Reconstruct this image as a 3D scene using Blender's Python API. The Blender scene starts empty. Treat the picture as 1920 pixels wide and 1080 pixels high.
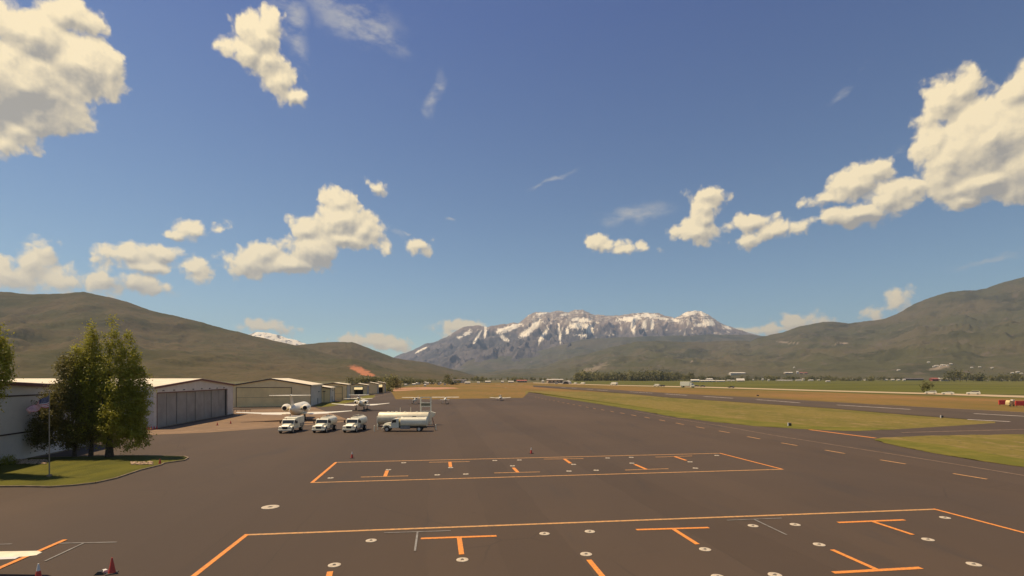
import bpy, math, random
from mathutils import Vector, Matrix, noise
from mathutils.bvhtree import BVHTree

# ------------------------------------------------------------------ camera, sun, sky
SC = bpy.context.scene
F = 950.0; CX = 960.0; HY = 709.0; CAMH = 9.0
cam_d = bpy.data.cameras.new('camera'); cam = bpy.data.objects.new('camera', cam_d)
SC.collection.objects.link(cam); SC.camera = cam
cam.location = (0, 0, CAMH); cam.rotation_euler = (math.radians(90), 0, 0)
cam_d.sensor_width = 36; cam_d.lens = 36 * F / 1920
cam_d.shift_y = (HY - 540) / 1920
cam_d.clip_start = 0.1; cam_d.clip_end = 90000
SC.view_settings.view_transform = 'Standard'; SC.view_settings.look = 'None'
SC.view_settings.gamma = 1; SC.view_settings.exposure = 0.25
SC.cycles.max_bounces = 6; SC.cycles.transparent_max_bounces = 8; SC.cycles.volume_bounces = 0
SC.cycles.use_denoising = True

SUN_EL = math.radians(63); SUN_DIR_XY = Vector((-1.0, 0.22)).normalized()   # where the sun stands
sun_d = bpy.data.lights.new('sun', 'SUN'); sun = bpy.data.objects.new('sun', sun_d)
SC.collection.objects.link(sun)
sun_d.energy = 4.7; sun_d.angle = math.radians(0.5); sun_d.color = (1.0, 0.79, 0.52)
sv = Vector((SUN_DIR_XY.x * math.cos(SUN_EL), SUN_DIR_XY.y * math.cos(SUN_EL), math.sin(SUN_EL)))
sun.rotation_euler = sv.to_track_quat('Z', 'Y').to_euler()

W = bpy.data.worlds.new('World'); SC.world = W; W.use_nodes = True
nt = W.node_tree; nt.nodes.clear(); N = nt.nodes; LK = nt.links

def nd(t, typ, **kw):
    n = t.nodes.new(typ)
    for k, v in kw.items():
        if k.startswith('i_'):
            n.inputs[int(k[2:])].default_value = v
        else: setattr(n, k, v)
    return n

def angdir(px, py):
    tx = (px - CX) / F; az = math.atan(tx); el = math.atan((HY - py) / F * math.cos(az)); return az, el

BLOBS = [
 (40,165,140,88),(150,120,75,62),(60,62,100,52),(205,132,26,38),(35,240,44,30),(85,212,46,28),(130,30,52,30),(-70,150,120,125),(2,268,24,18),
 (484,68,44,44),(466,98,38,28),(502,112,32,34),(500,45,30,26),(522,148,26,26),(546,178,22,13),
 (18,515,46,26),(55,498,30,24),(82,470,14,15),(115,527,32,20),
 (198,524,32,20),(250,527,50,20),(290,538,22,9),(240,482,44,16),(300,474,38,13),(270,500,46,14),
 (368,434,26,14),(412,429,15,6),(338,441,22,4),
 (362,505,26,16),(372,522,18,12),(343,500,14,7),
 (464,490,40,29),(540,494,66,22),(590,470,40,36),(574,430,28,24),(642,412,50,36),(634,378,28,24),(682,432,30,26),(650,446,44,22),(702,438,18,11),(498,476,34,25),
 (706,352,13,9),(726,468,6,10),(787,461,14,10),
 (505,614,34,9),(700,640,34,12),(735,646,24,10),(660,638,18,5),(870,613,36,9),(845,626,18,8),(895,608,20,6),
 (1140,460,21,9),(1160,469,25,9),(1118,454,14,9),(1206,465,8,5),
 (1328,364,23,18),(1322,392,22,26),(1302,436,34,24),(1318,412,24,30),
 (1404,420,34,14),(1402,448,22,12),(1455,431,38,11),(1492,434,12,8),
 (1545,372,26,8),(1602,345,46,33),(1640,322,34,20),(1612,400,70,20),(1660,372,40,32),(1710,352,26,22),
 (1775,188,44,48),(1805,170,34,28),(1742,217,18,12),(1860,260,130,84),(1905,172,54,34),(1785,300,58,64),(1850,338,108,36),(1960,300,130,84),(1925,134,12,20),(1812,374,42,13),(1757,270,34,52),
 (1682,570,22,18),(1640,592,14,6),(1490,606,32,10),(1460,616,24,6),(1530,602,13,6),(1405,621,22,5),
]
CIRRUS = [(540,20,46,36,.3),(556,60,30,36,.2),(548,35,36,46,0),(640,15,130,34,-.2),(700,55,85,20,-.35),(560,70,20,50,0),(575,125,8,20,0),(1030,340,50,5,.3),(815,180,12,34,-.4),(1850,494,100,7,.1),(1190,402,80,16,.1),(1590,155,45,10,.6),(740,428,20,8,-.6),(1700,285,18,16,.5),(760,432,8,4,.2),(835,402,9,3,0)]

def cloud_group():
    g = bpy.data.node_groups.new('cloud_field', 'ShaderNodeTree')
    g.interface.new_socket('P', in_out='INPUT', socket_type='NodeSocketVector')
    g.interface.new_socket('H', in_out='OUTPUT', socket_type='NodeSocketFloat')
    g.interface.new_socket('S', in_out='OUTPUT', socket_type='NodeSocketFloat')
    gi = g.nodes.new('NodeGroupInput'); go = g.nodes.new('NodeGroupOutput'); L = g.links
    # warp
    n1 = nd(g, 'ShaderNodeTexNoise', noise_dimensions='2D'); n1.inputs['Scale'].default_value = 20; n1.inputs['Detail'].default_value = 4; n1.inputs['Roughness'].default_value = .6
    L.new(gi.outputs[0], n1.inputs['Vector'])
    s = nd(g, 'ShaderNodeVectorMath', operation='SUBTRACT'); s.inputs[1].default_value = (.5, .5, .5); L.new(n1.outputs['Color'], s.inputs[0])
    m = nd(g, 'ShaderNodeVectorMath', operation='MULTIPLY_ADD'); m.inputs[1].default_value = (.021, .018, 0)
    L.new(s.outputs[0], m.inputs[0]); L.new(gi.outputs[0], m.inputs[2])
    P = m.outputs[0]; prev = None
    for (x, y, rx, ry) in BLOBS:
        az, el = angdir(x, y); c = math.cos(az)
        ra = rx / F * c * c; re = ry / F * c * math.cos(el) ** 2 * .97
        a = nd(g, 'ShaderNodeVectorMath', operation='MULTIPLY_ADD')
        a.inputs[1].default_value = (1 / ra, 1 / re, 0); a.inputs[2].default_value = (-az / ra, -el / re, 0); L.new(P, a.inputs[0])
        l = nd(g, 'ShaderNodeVectorMath', operation='LENGTH'); L.new(a.outputs[0], l.inputs[0])
        r = (ra * re) ** .5 * .8
        d = nd(g, 'ShaderNodeMath', operation='MULTIPLY_ADD'); d.inputs[1].default_value = r; d.inputs[2].default_value = -r; L.new(l.outputs['Value'], d.inputs[0])
        if prev is None: prev = d.outputs[0]
        else:
            q = nd(g, 'ShaderNodeMath', operation='SMOOTH_MIN'); q.inputs[2].default_value = .008
            L.new(prev, q.inputs[0]); L.new(d.outputs[0], q.inputs[1]); prev = q.outputs[0]
    base_out = prev
    # billows: smooth voronoi at three sizes
    def billow(scale, amp, src):
        v = nd(g, 'ShaderNodeTexVoronoi', feature='SMOOTH_F1', voronoi_dimensions='2D'); v.inputs['Scale'].default_value = scale; v.inputs['Smoothness'].default_value = .35
        L.new(P, v.inputs['Vector'])
        k = nd(g, 'ShaderNodeMath', operation='MULTIPLY_ADD'); k.inputs[1].default_value = amp; L.new(v.outputs['Distance'], k.inputs[0]); L.new(src, k.inputs[2])
        return k.outputs[0]
    e = billow(26, .020, prev); e = billow(60, .0095, e); e = billow(140, .0038, e)
    n2 = nd(g, 'ShaderNodeTexNoise', noise_dimensions='2D'); n2.inputs['Scale'].default_value = 60; n2.inputs['Detail'].default_value = 7; n2.inputs['Roughness'].default_value = .62
    L.new(P, n2.inputs['Vector'])
    k = nd(g, 'ShaderNodeMath', operation='MULTIPLY_ADD'); k.inputs[1].default_value = -.015; L.new(n2.outputs[0], k.inputs[0]); L.new(e, k.inputs[2])
    ng = nd(g, 'ShaderNodeMath', operation='MULTIPLY_ADD'); ng.inputs[1].default_value = -1; ng.inputs[2].default_value = .0126; L.new(k.outputs[0], ng.inputs[0])
    L.new(ng.outputs[0], go.inputs[0]); L.new(base_out, go.inputs[1])
    return g

def math_(t, op, a, b=None, c=None, clamp=False):
    n = nd(t, 'ShaderNodeMath', operation=op); n.use_clamp = clamp
    for i, v in enumerate((a, b, c)):
        if v is None: continue
        if isinstance(v, (int, float)): n.inputs[i].default_value = v
        else: t.links.new(v, n.inputs[i])
    return n.outputs[0]

def maprange(t, v, a, b, c=0., d=1., smooth=True):
    n = nd(t, 'ShaderNodeMapRange'); n.interpolation_type = 'SMOOTHSTEP' if smooth else 'LINEAR'
    t.links.new(v, n.inputs[0])
    for i, x in enumerate((a, b, c, d)): n.inputs[1 + i].default_value = x
    return n.outputs[0]

def mixc(t, f, a, b, mode='MIX'):
    n = nd(t, 'ShaderNodeMix', data_type='RGBA', blend_type=mode)
    for i, v in ((0, f), (6, a), (7, b)):
        if isinstance(v, (int, float)): n.inputs[i].default_value = v
        elif isinstance(v, tuple): n.inputs[i].default_value = (*v, 1) if len(v) == 3 else v
        else: t.links.new(v, n.inputs[i])
    return n.outputs[2]

tc = nd(nt, 'ShaderNodeTexCoord')
sep = nd(nt, 'ShaderNodeSeparateXYZ'); LK.new(tc.outputs['Generated'], sep.inputs[0])
az = math_(nt, 'ARCTAN2', sep.outputs[0], sep.outputs[1])
el = math_(nt, 'ARCSINE', sep.outputs[2])
comb = nd(nt, 'ShaderNodeCombineXYZ'); LK.new(az, comb.inputs[0]); LK.new(el, comb.inputs[1])
G = cloud_group()
def field(off):
    v = comb.outputs[0]
    if off:
        a = nd(nt, 'ShaderNodeVectorMath', operation='ADD'); a.inputs[1].default_value = (*off, 0); LK.new(v, a.inputs[0]); v = a.outputs[0]
    g = nd(nt, 'ShaderNodeGroup'); g.node_tree = G; LK.new(v, g.inputs[0]); return g.outputs
(h0, b0), (h1, b1) = field(None), field((-.0045, .0085))
sky = nd(nt, 'ShaderNodeTexSky', sky_type='NISHITA'); sky.sun_disc = False
sky.sun_elevation = SUN_EL; sky.sun_rotation = math.atan2(SUN_DIR_XY.x, SUN_DIR_XY.y); sky.altitude = 1700; sky.air_density = 1.0; sky.dust_density = 1.0; sky.ozone_density = 1.2
SKY_S = 0.10
# the camera's muddy, warm white balance shifts the sky: one tint low, one high
tint = mixc(nt, maprange(nt, el, 0.0, .62, smooth=False), (.90, .98, .80), (.50, .575, .82))
skyc = mixc(nt, 1.0, sky.outputs[0], tint, 'MULTIPLY')
# clouds
alpha = maprange(nt, h0, -.0030, .0095)
fine = math_(nt, 'SUBTRACT', h0, h1)
broad = math_(nt, 'SUBTRACT', b1, b0)
lit = math_(nt, 'MULTIPLY_ADD', fine, 22., math_(nt, 'MULTIPLY_ADD', broad, 38., .66))
deep = maprange(nt, h0, .018, .085)
nb = nd(nt, 'ShaderNodeTexNoise', noise_dimensions='2D'); nb.inputs['Scale'].default_value = 9; nb.inputs['Detail'].default_value = 6; nb.inputs['Roughness'].default_value = .65; LK.new(comb.outputs[0], nb.inputs['Vector'])
base = None   # shade painted into the broad grey undersides of the biggest banks
for (x, y, rx, ry) in [(1870,352,150,52),(1790,372,70,26),(60,150,130,60),(30,205,80,50),(600,492,120,26),(1600,415,90,22),(250,535,90,18)]:
    a0, e0 = angdir(x, y); c = math.cos(a0)
    vm = nd(nt, 'ShaderNodeVectorMath', operation='MULTIPLY_ADD'); ra, re = rx/F*c*c, ry/F*c
    vm.inputs[1].default_value = (1/ra, 1/re, 0); vm.inputs[2].default_value = (-a0/ra, -e0/re, 0); LK.new(comb.outputs[0], vm.inputs[0])
    l = nd(nt, 'ShaderNodeVectorMath', operation='LENGTH'); LK.new(vm.outputs[0], l.inputs[0])
    v = maprange(nt, l.outputs['Value'], 1.3, .2); base = v if base is None else math_(nt, 'MAXIMUM', base, v)
lit = math_(nt, 'SUBTRACT', lit, math_(nt, 'MULTIPLY', base, maprange(nt, nb.outputs[0], .3, .7, .10, .40)))
deep2 = math_(nt, 'MULTIPLY', deep, maprange(nt, nb.outputs[0],   .3, .7, .2, .55))
lit2 = math_(nt, 'SUBTRACT', lit, deep2, clamp=True)
CS = 1.0 / SKY_S
cl = mixc(nt, lit2, (.34 * CS, .305 * CS, .255 * CS), (.93 * CS, .76 * CS, .47 * CS))
lowc = mixc(nt, maprange(nt, el, .05, .22), mixc(nt, .55, cl, (.66 * CS, .50 * CS, .28 * CS)), cl)
# cirrus veil
prev = None
wn = nd(nt, 'ShaderNodeTexNoise', noise_dimensions='2D'); wn.inputs['Scale'].default_value = 14; wn.inputs['Detail'].default_value = 5
LK.new(comb.outputs[0], wn.inputs['Vector'])
ws = nd(nt, 'ShaderNodeVectorMath', operation='SUBTRACT'); ws.inputs[1].default_value = (.5, .5, .5); LK.new(wn.outputs['Color'], ws.inputs[0])
wm = nd(nt, 'ShaderNodeVectorMath', operation='MULTIPLY_ADD'); wm.inputs[1].default_value = (.06, .05, 0); LK.new(ws.outputs[0], wm.inputs[0]); LK.new(comb.outputs[0], wm.inputs[2])
for (x, y, rx, ry, ang) in CIRRUS:
    a0, e0 = angdir(x, y); c = math.cos(a0)
    mp = nd(nt, 'ShaderNodeMapping', vector_type='TEXTURE'); mp.inputs['Location'].default_value = (a0, e0, 0); mp.inputs['Rotation'].default_value = (0, 0, ang)
    mp.inputs['Scale'].default_value = (rx / F * c * c, ry / F * c, 1); LK.new(wm.outputs[0], mp.inputs[0])
    l = nd(nt, 'ShaderNodeVectorMath', operation='LENGTH'); LK.new(mp.outputs[0], l.inputs[0])
    v = maprange(nt, l.outputs['Value'], 1.25, .1)
    prev = v if prev is None else math_(nt, 'MAXIMUM', prev, v)
cn = nd(nt, 'ShaderNodeTexNoise', noise_dimensions='2D'); cn.inputs['Scale'].default_value = 11; cn.inputs['Detail'].default_value = 8; cn.inputs['Roughness'].default_value = .62
cm = nd(nt, 'ShaderNodeMapping'); cm.inputs['Scale'].default_value = (1, 2.6, 1); cm.inputs['Rotation'].default_value = (0, 0, .35); LK.new(comb.outputs[0], cm.inputs[0]); LK.new(cm.outputs[0], cn.inputs['Vector'])
ca = math_(nt, 'MULTIPLY', math_(nt, 'MULTIPLY', prev, maprange(nt, cn.outputs[0], .36, .68)), .62)
withc = mixc(nt, ca, skyc, (.50 * CS, .47 * CS, .42 * CS))
full = mixc(nt, math_(nt, 'MULTIPLY', alpha, .97), withc, lowc)
bg = nd(nt, 'ShaderNodeBackground'); bg.inputs[1].default_value = SKY_S; LK.new(full, bg.inputs[0])
ow = nd(nt, 'ShaderNodeOutputWorld'); LK.new(bg.outputs[0], ow.inputs[0])
W.cycles.sampling_method = 'MANUAL'; W.cycles.sample_map_resolution = 512

# ------------------------------------------------------------------ helpers
C = SC.collection
def g2(px, py, z=0.0):
    """ground point seen at photo pixel"""
    Y = F * (CAMH - z) / (py - HY); return Vector(((px - CX) * Y / F, Y, z))

def setp(o, label=None, cat=None, group=None, kind=None):
    if label: o['label'] = label
    if cat: o['category'] = cat
    if group: o['group'] = group
    if kind: o['kind'] = kind
    return o

def thing(name, label, cat, loc=(0, 0, 0), rz=0.0, group=None):
    o = bpy.data.objects.new(name, None); C.objects.link(o); o.location = loc; o.rotation_euler = (0, 0, rz)
    o.empty_display_size = .2
    return setp(o, label, cat, group)

class MB:
    def __init__(s): s.v = []; s.f = []; s.mi = []; s.m = 0
    def add(s, vs, fs):
        b = len(s.v); s.v += [tuple(v) for v in vs]
        for f in fs: s.f.append(tuple(b + i for i in f)); s.mi.append(s.m)
        return s
    def box(s, c, d, rz=0.0, ry=0.0):
        x, y, z = d[0] / 2, d[1] / 2, d[2] / 2
        M = Matrix.Rotation(rz, 3, 'Z') @ Matrix.Rotation(ry, 3, 'Y')
        vs = [Vector(c) + M @ Vector(p) for p in ((-x,-y,-z),(x,-y,-z),(x,y,-z),(-x,y,-z),(-x,-y,z),(x,-y,z),(x,y,z),(-x,y,z))]
        return s.add(vs, [(0,3,2,1),(4,5,6,7),(0,1,5,4),(1,2,6,5),(2,3,7,6),(3,0,4,7)])
    def bx(s, x0, x1, y0, y1, z0, z1): return s.box(((x0+x1)/2,(y0+y1)/2,(z0+z1)/2), (abs(x1-x0),abs(y1-y0),abs(z1-z0)))
    def loft(s, rings, cap=True):
        n = len(rings[0]); vs = [p for r in rings for p in r]; fs = []
        for i in range(len(rings) - 1):
            for j in range(n):
                a = i*n + j; b = i*n + (j+1) % n; fs.append((a, b, b + n, a + n))
        if cap: fs.append(tuple(range(n))[::-1]); fs.append(tuple((len(rings)-1)*n + j for j in range(n)))
        return s.add(vs, fs)
    def tube(s, p0, p1, r0, r1=None, n=8, cap=True):
        p0 = Vector(p0); p1 = Vector(p1); r1 = r0 if r1 is None else r1
        d = (p1 - p0).normalized(); a = d.orthogonal().normalized(); b = d.cross(a)
        R = lambda p, r: [p + (a*math.cos(t) + b*math.sin(t))*r for t in [2*math.pi*k/n for k in range(n)]]
        return s.loft([R(p0, r0), R(p1, r1)], cap)
    def prism(s, prof, y0, y1, t0=1.0, ins=0.0):
        """XZ profile extruded along Y"""
        a = [(x, y0, z) for x, z in prof]; b = [(x, y1, z) for x, z in prof]
        n = len(prof); fs = [tuple(range(n)), tuple(range(2*n-1, n-1, -1))]
        for j in range(n): k = (j+1) % n; fs.append((j, n+j, n+k, k))
        return s.add(a + b, fs)
    def body(s, stations, n=16, pw=2.0):
        """stations along X: (x, half width, centre z, half height)"""
        rings = []
        for (x, w, zc, h) in stations:
            r = []
            for k in range(n):
                t = 2*math.pi*k/n; c, q = math.cos(t), math.sin(t); e = 2.0/pw
                r.append((x, w*math.copysign(abs(c)**e, c), zc + h*math.copysign(abs(q)**e, q)))
            rings.append(r)
        return s.loft(rings)
    def sheet(s, pts, z=0.0):
        return s.add([(p[0], p[1], z) for p in pts], [tuple(range(len(pts)))])
    def slab(s, p0, c0, th0, p1, c1, th1, ax):
        """wing panel: leading edge points p, chords c back along -X, thickness"""
        def sec(p, c, th):
            x, y, z = p
            prof = [(0, 0), (-.06, .45), (-.30, .6), (-.65, .35), (-1, 0), (-.65, -.2), (-.30, -.35), (-.06, -.3)]
            up = (0, 0, 1) if ax == 'Y' else (0, 1, 0)
            return [(x + q*c, y + up[1]*w*th, z + up[2]*w*th) for q, w in prof]
        return s.loft([sec(p0, c0, th0), sec(p1, c1, th1)])
    def build(s, name, mat, parent=None, smooth=False, loc=None, bevel=0):
        me = bpy.data.meshes.new(name); me.from_pydata(s.v, [], s.f)
        mats = mat if isinstance(mat, (list, tuple)) else [mat]
        for m in mats: me.materials.append(m)
        if len(mats) > 1: me.polygons.foreach_set('material_index', s.mi)
        me.validate(); me.update()
        if smooth:
            me.polygons.foreach_set('use_smooth', [True]*len(me.polygons))
        o = bpy.data.objects.new(name, me); C.objects.link(o)
        if smooth:
            try: me.set_sharp_from_angle(angle=math.radians(40))
            except Exception: pass
        if parent: o.parent = parent
        if loc: o.location = loc
        if bevel:
            b = o.modifiers.new('bevel', 'BEVEL'); b.width = bevel; b.segments = 2; b.limit_method = 'ANGLE'
        return o

def fix_normals(o):
    import bmesh
    bm = bmesh.new(); bm.from_mesh(o.data); bmesh.ops.recalc_face_normals(bm, faces=bm.faces); bm.to_mesh(o.data); bm.free()

def copy_tree(o, parent=None):
    c = o.copy(); C.objects.link(c); c.parent = parent
    for ch in list(o.children): copy_tree(ch, c)
    return c

def M_(name, col, rough=.7, metal=0., var=.12, scale=3., bump=0., stripes=None, spec=None, ramp=None, coord='Object', stretch=(1,1,1)):
    m = bpy.data.materials.new(name); m.use_nodes = True; t = m.node_tree; b = t.nodes['Principled BSDF']
    b.inputs['Roughness'].default_value = rough; b.inputs['Metallic'].default_value = metal
    if spec is not None: b.inputs['Specular IOR Level'].default_value = spec
    c = nd(t, 'ShaderNodeTexCoord'); mp = nd(t, 'ShaderNodeMapping'); mp.inputs['Scale'].default_value = stretch
    t.links.new(c.outputs[coord], mp.inputs[0])
    n = nd(t, 'ShaderNodeTexNoise'); n.inputs['Scale'].default_value = scale; n.inputs['Detail'].default_value = 6; n.inputs['Roughness'].default_value = .6
    t.links.new(mp.outputs[0], n.inputs['Vector'])
    f = maprange(t, n.outputs[0], .3, .7)
    c2 = ramp if ramp else tuple(x*(1-2*var) for x in col); c1 = col if ramp else tuple(min(1, x*(1+var)) for x in col)
    t.links.new(mixc(t, f, c2, c1), b.inputs['Base Color'])
    hsrc = n.outputs[0]
    if stripes:
        w = nd(t, 'ShaderNodeTexWave'); w.wave_type = 'BANDS'; w.bands_direction = stripes[0]; w.inputs['Scale'].default_value = stripes[1]
        t.links.new(c.outputs['Object'], w.inputs['Vector']); hsrc = w.outputs['Fac']
    if bump:
        bp = nd(t, 'ShaderNodeBump'); bp.inputs['Strength'].default_value = bump; bp.inputs['Distance'].default_value = .05
        t.links.new(hsrc, bp.inputs['Height']); t.links.new(bp.outputs[0], b.inputs['Normal'])
    return m

def struct(mb, name, mat, label=None):
    o = mb.build(name, mat); o['kind'] = 'structure'
    if label: o['label'] = label
    return o

# ------------------------------------------------------------------ materials
def ground_mat(name, layers, bump=.3, bscale=8., rough=.95, spec=.2):
    """layers: (base), then (colour, noise scale, lo, hi, stretch)"""
    m = bpy.data.materials.new(name); m.use_nodes = True; t = m.node_tree; b = t.nodes['Principled BSDF']
    b.inputs['Roughness'].default_value = rough; b.inputs['Specular IOR Level'].default_value = spec
    c = nd(t, 'ShaderNodeTexCoord'); col = layers[0]
    for (cc, sc, lo, hi, st) in layers[1:]:
        mp = nd(t, 'ShaderNodeMapping'); mp.inputs['Scale'].default_value = st; mp.inputs['Location'].default_value = (sc*3.1, sc*7.7, 0); t.links.new(c.outputs['Object'], mp.inputs[0])
        n = nd(t, 'ShaderNodeTexNoise'); n.inputs['Scale'].default_value = sc; n.inputs['Detail'].default_value = 7; n.inputs['Roughness'].default_value = .62
        t.links.new(mp.outputs[0], n.inputs['Vector'])
        col = mixc(t, maprange(t, n.outputs[0], lo, hi), col, cc)
    t.links.new(col, b.inputs['Base Color'])
    n = nd(t, 'ShaderNodeTexNoise'); n.inputs['Scale'].default_value = bscale; n.inputs['Detail'].default_value = 8; n.inputs['Roughness'].default_value = .7
    t.links.new(c.outputs['Object'], n.inputs['Vector'])
    bp = nd(t, 'ShaderNodeBump'); bp.inputs['Strength'].default_value = bump; bp.inputs['Distance'].default_value = .1
    t.links.new(n.outputs[0], bp.inputs['Height']); t.links.new(bp.outputs[0], b.inputs['Normal'])
    return m
U = (1, 1, 1)
m_asphalt = ground_mat('worn_apron_asphalt', [(.078,.053,.034), ((.066,.047,.033), .035, .35, .65, (1,.5,1)), ((.094,.064,.041), .012, .42, .7, (1,1,1)), ((.062,.046,.034), .3, .54, .74, (1,.2,1)), ((.125,.09,.062), 9., .6, .8, U)], bump=.12, bscale=25, rough=.85, spec=.3)
def age_asphalt(m):
    t = m.node_tree; b = t.nodes['Principled BSDF']; src = b.inputs['Base Color'].links[0].from_socket
    c = nd(t, 'ShaderNodeTexCoord'); mp = nd(t, 'ShaderNodeMapping'); mp.inputs['Rotation'].default_value = (0, 0, math.radians(-9)); t.links.new(c.outputs['Object'], mp.inputs[0])
    w = nd(t, 'ShaderNodeTexNoise'); w.inputs['Scale'].default_value = .35; w.inputs['Detail'].default_value = 4; t.links.new(mp.outputs[0], w.inputs['Vector'])
    ad = nd(t, 'ShaderNodeVectorMath', operation='MULTIPLY_ADD'); ad.inputs[1].default_value = (.55, .55, 0); t.links.new(w.outputs['Color'], ad.inputs[0]); t.links.new(mp.outputs[0], ad.inputs[2])
    sx = nd(t, 'ShaderNodeSeparateXYZ'); t.links.new(ad.outputs[0], sx.inputs[0])
    # paving lanes 3.8 m wide with slightly different tone, and the seams between them
    u = math_(t, 'MULTIPLY', sx.outputs[0], 1 / 3.8); fr = math_(t, 'FRACT', u); fl = math_(t, 'FLOOR', u)
    wn = nd(t, 'ShaderNodeTexWhiteNoise', noise_dimensions='1D'); t.links.new(fl, wn.inputs['W'])
    k = math_(t, 'MULTIPLY_ADD', wn.outputs['Value'], .13, .94)
    kc = nd(t, 'ShaderNodeCombineXYZ')
    for i in range(3): t.links.new(k, kc.inputs[i])
    col = mixc(t, 1., src, kc.outputs[0], 'MULTIPLY')
    seam = maprange(t, math_(t, 'ABSOLUTE', math_(t, 'SUBTRACT', fr, .5)), .488, .496)
    br = nd(t, 'ShaderNodeTexNoise'); br.inputs['Scale'].default_value = .12; br.inputs['Detail'].default_value = 3; t.links.new(c.outputs['Object'], br.inputs['Vector'])
    seam = math_(t, 'MULTIPLY', seam, maprange(t, br.outputs[0], .45, .62, 0, .35))
    vo = nd(t, 'ShaderNodeTexVoronoi', feature='DISTANCE_TO_EDGE', voronoi_dimensions='2D'); vo.inputs['Scale'].default_value = .11; t.links.new(ad.outputs[0], vo.inputs['Vector'])
    br2 = nd(t, 'ShaderNodeTexNoise'); br2.inputs['Scale'].default_value = .05; br2.inputs['Detail'].default_value = 3; t.links.new(mp.outputs[0], br2.inputs['Vector'])
    cr = math_(t, 'MULTIPLY', maprange(t, vo.outputs['Distance'], .010, .003), maprange(t, br2.outputs[0], .5, .6, 0, .3))
    st = nd(t, 'ShaderNodeTexNoise'); st.inputs['Scale'].default_value = .9; st.inputs['Detail'].default_value = 5; t.links.new(c.outputs['Object'], st.inputs['Vector'])
    stain = maprange(t, st.outputs[0], .66, .76, 0, .22)
    col = mixc(t, math_(t, 'MAXIMUM', math_(t, 'MAXIMUM', seam, cr), stain), col, (.032,.026,.021))
    gr = nd(t, 'ShaderNodeTexNoise'); gr.inputs['Scale'].default_value = 14; gr.inputs['Detail'].default_value = 4; gr.inputs['Roughness'].default_value = .8; t.links.new(c.outputs['Object'], gr.inputs['Vector'])
    gk = nd(t, 'ShaderNodeCombineXYZ'); gv = maprange(t, gr.outputs[0], .3, .7, .86, 1.14, False)
    for i in range(3): t.links.new(gv, gk.inputs[i])
    col = mixc(t, 1., col, gk.outputs[0], 'MULTIPLY')
    t.links.new(col, b.inputs['Base Color'])
age_asphalt(m_asphalt)
m_runway = ground_mat('runway_asphalt', [(.078,.059,.043), ((.10,.073,.05), .02, .4, .6, (1,.3,1))], bump=.1, bscale=20)
m_gold = ground_mat('dry_golden_grass', [(.205,.125,.030), ((.15,.105,.022), .02, .4, .62, (1,.35,1)), ((.25,.135,.045), .006, .45, .65, (1,.5,1)), ((.13,.10,.03), .25, .5, .72, (1,.4,1))], bump=.6, bscale=1.5)
m_median = ground_mat('olive_median_grass', [(.190,.145,.032), ((.135,.118,.020), .05, .42, .62, (1,.4,1)), ((.24,.17,.06), .35, .5, .68, (1,.5,1)), ((.10,.088,.022), 1.1, .52, .68, U), ((.30,.23,.10), 2.4, .60, .72, U)], bump=.8, bscale=3.)
m_medgreen = ground_mat('greener_edge_grass', [(.125,.12,.015), ((.18,.15,.025), .25, .42, .66, U), ((.22,.17,.06), 1.5, .62, .78, U)], bump=.8, bscale=4.)
m_lawn = ground_mat('lawn_grass', [(.115,.108,.012), ((.068,.070,.009), .25, .4, .62, (1,.4,1)), ((.13,.115,.018), .9, .55, .75, U)], bump=.8, bscale=9.)
m_field = ground_mat('irrigated_green_field', [(.105,.105,.013), ((.14,.125,.026), .004, .45, .62, (.4,1,1)), ((.068,.068,.012), .02, .45, .65, (.2,1,1))], bump=.4, bscale=.5)
m_valley = ground_mat('valley_ground', [(.12,.10,.04), ((.08,.08,.03), .003, .42, .6, (.5,1,1)), ((.17,.125,.06), .008, .5, .68, (.4,1,1))], bump=.3, bscale=.3)
m_dirt = ground_mat('pink_bare_dirt', [(.42,.22,.13), ((.30,.17,.07), .05, .45, .62, (1,.4,1))], bump=.4, bscale=1.)
m_concrete = ground_mat('tan_concrete_apron', [(.235,.155,.092), ((.20,.135,.085), .12, .4, .62, U), ((.27,.18,.105), .5, .5, .7, U)], bump=.1, bscale=12)
m_curb = M_('pale_concrete', (.30,.22,.14), .9, var=.15, scale=2)
m_hwy = ground_mat('pale_highway_concrete', [(.48,.36,.22), ((.38,.29,.18), .08, .4, .65, (.1,1,1))], bump=.1, bscale=2)
m_orange = M_('orange_marking_paint', (.86,.29,.028), .75, var=.22, scale=7, ramp=(.50,.19,.05))
m_orange2 = M_('faded_yellow_orange_paint', (.66,.33,.10), .75, var=.2, scale=4, ramp=(.36,.21,.09))
m_greyline = M_('faded_grey_paint', (.26,.25,.225), .8, var=.25, scale=2, ramp=(.16,.14,.12))
m_tanline = M_('faded_tan_paint', (.36,.24,.15), .8, var=.2, scale=1)
m_whiteline = M_('white_runway_paint', (.62,.54,.45), .8, var=.15, scale=.5)
m_white = M_('white_aircraft_paint', (.84,.77,.60), .28, var=.03, scale=1)
m_truckw = M_('white_truck_paint', (.82,.77,.58), .38, var=.05, scale=1.5)
m_cream = M_('cream_tank_paint', (.84,.75,.52), .42, var=.06, scale=1.2)
m_glass = M_('dark_window_glass', (.03,.035,.03), .08, var=.0, scale=1, spec=.7)
m_rubber = M_('black_tyre_rubber', (.025,.023,.022), .85, var=.1, scale=9)
m_rim = M_('pale_wheel_rim', (.62,.58,.48), .45, metal=.3, var=.05)
m_dark = M_('dark_undercarriage_steel', (.05,.045,.04), .7, var=.2, scale=4)
m_grey = M_('mid_grey_steel', (.25,.235,.21), .6, var=.1, scale=3)
m_inlet = M_('dark_engine_opening', (.02,.018,.016), .6)
m_red = M_('cone_red_plastic', (.55,.055,.035), .55, var=.06, scale=5)
m_ref = M_('reflective_white_band', (.7,.66,.6), .5, var=.03)
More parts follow.
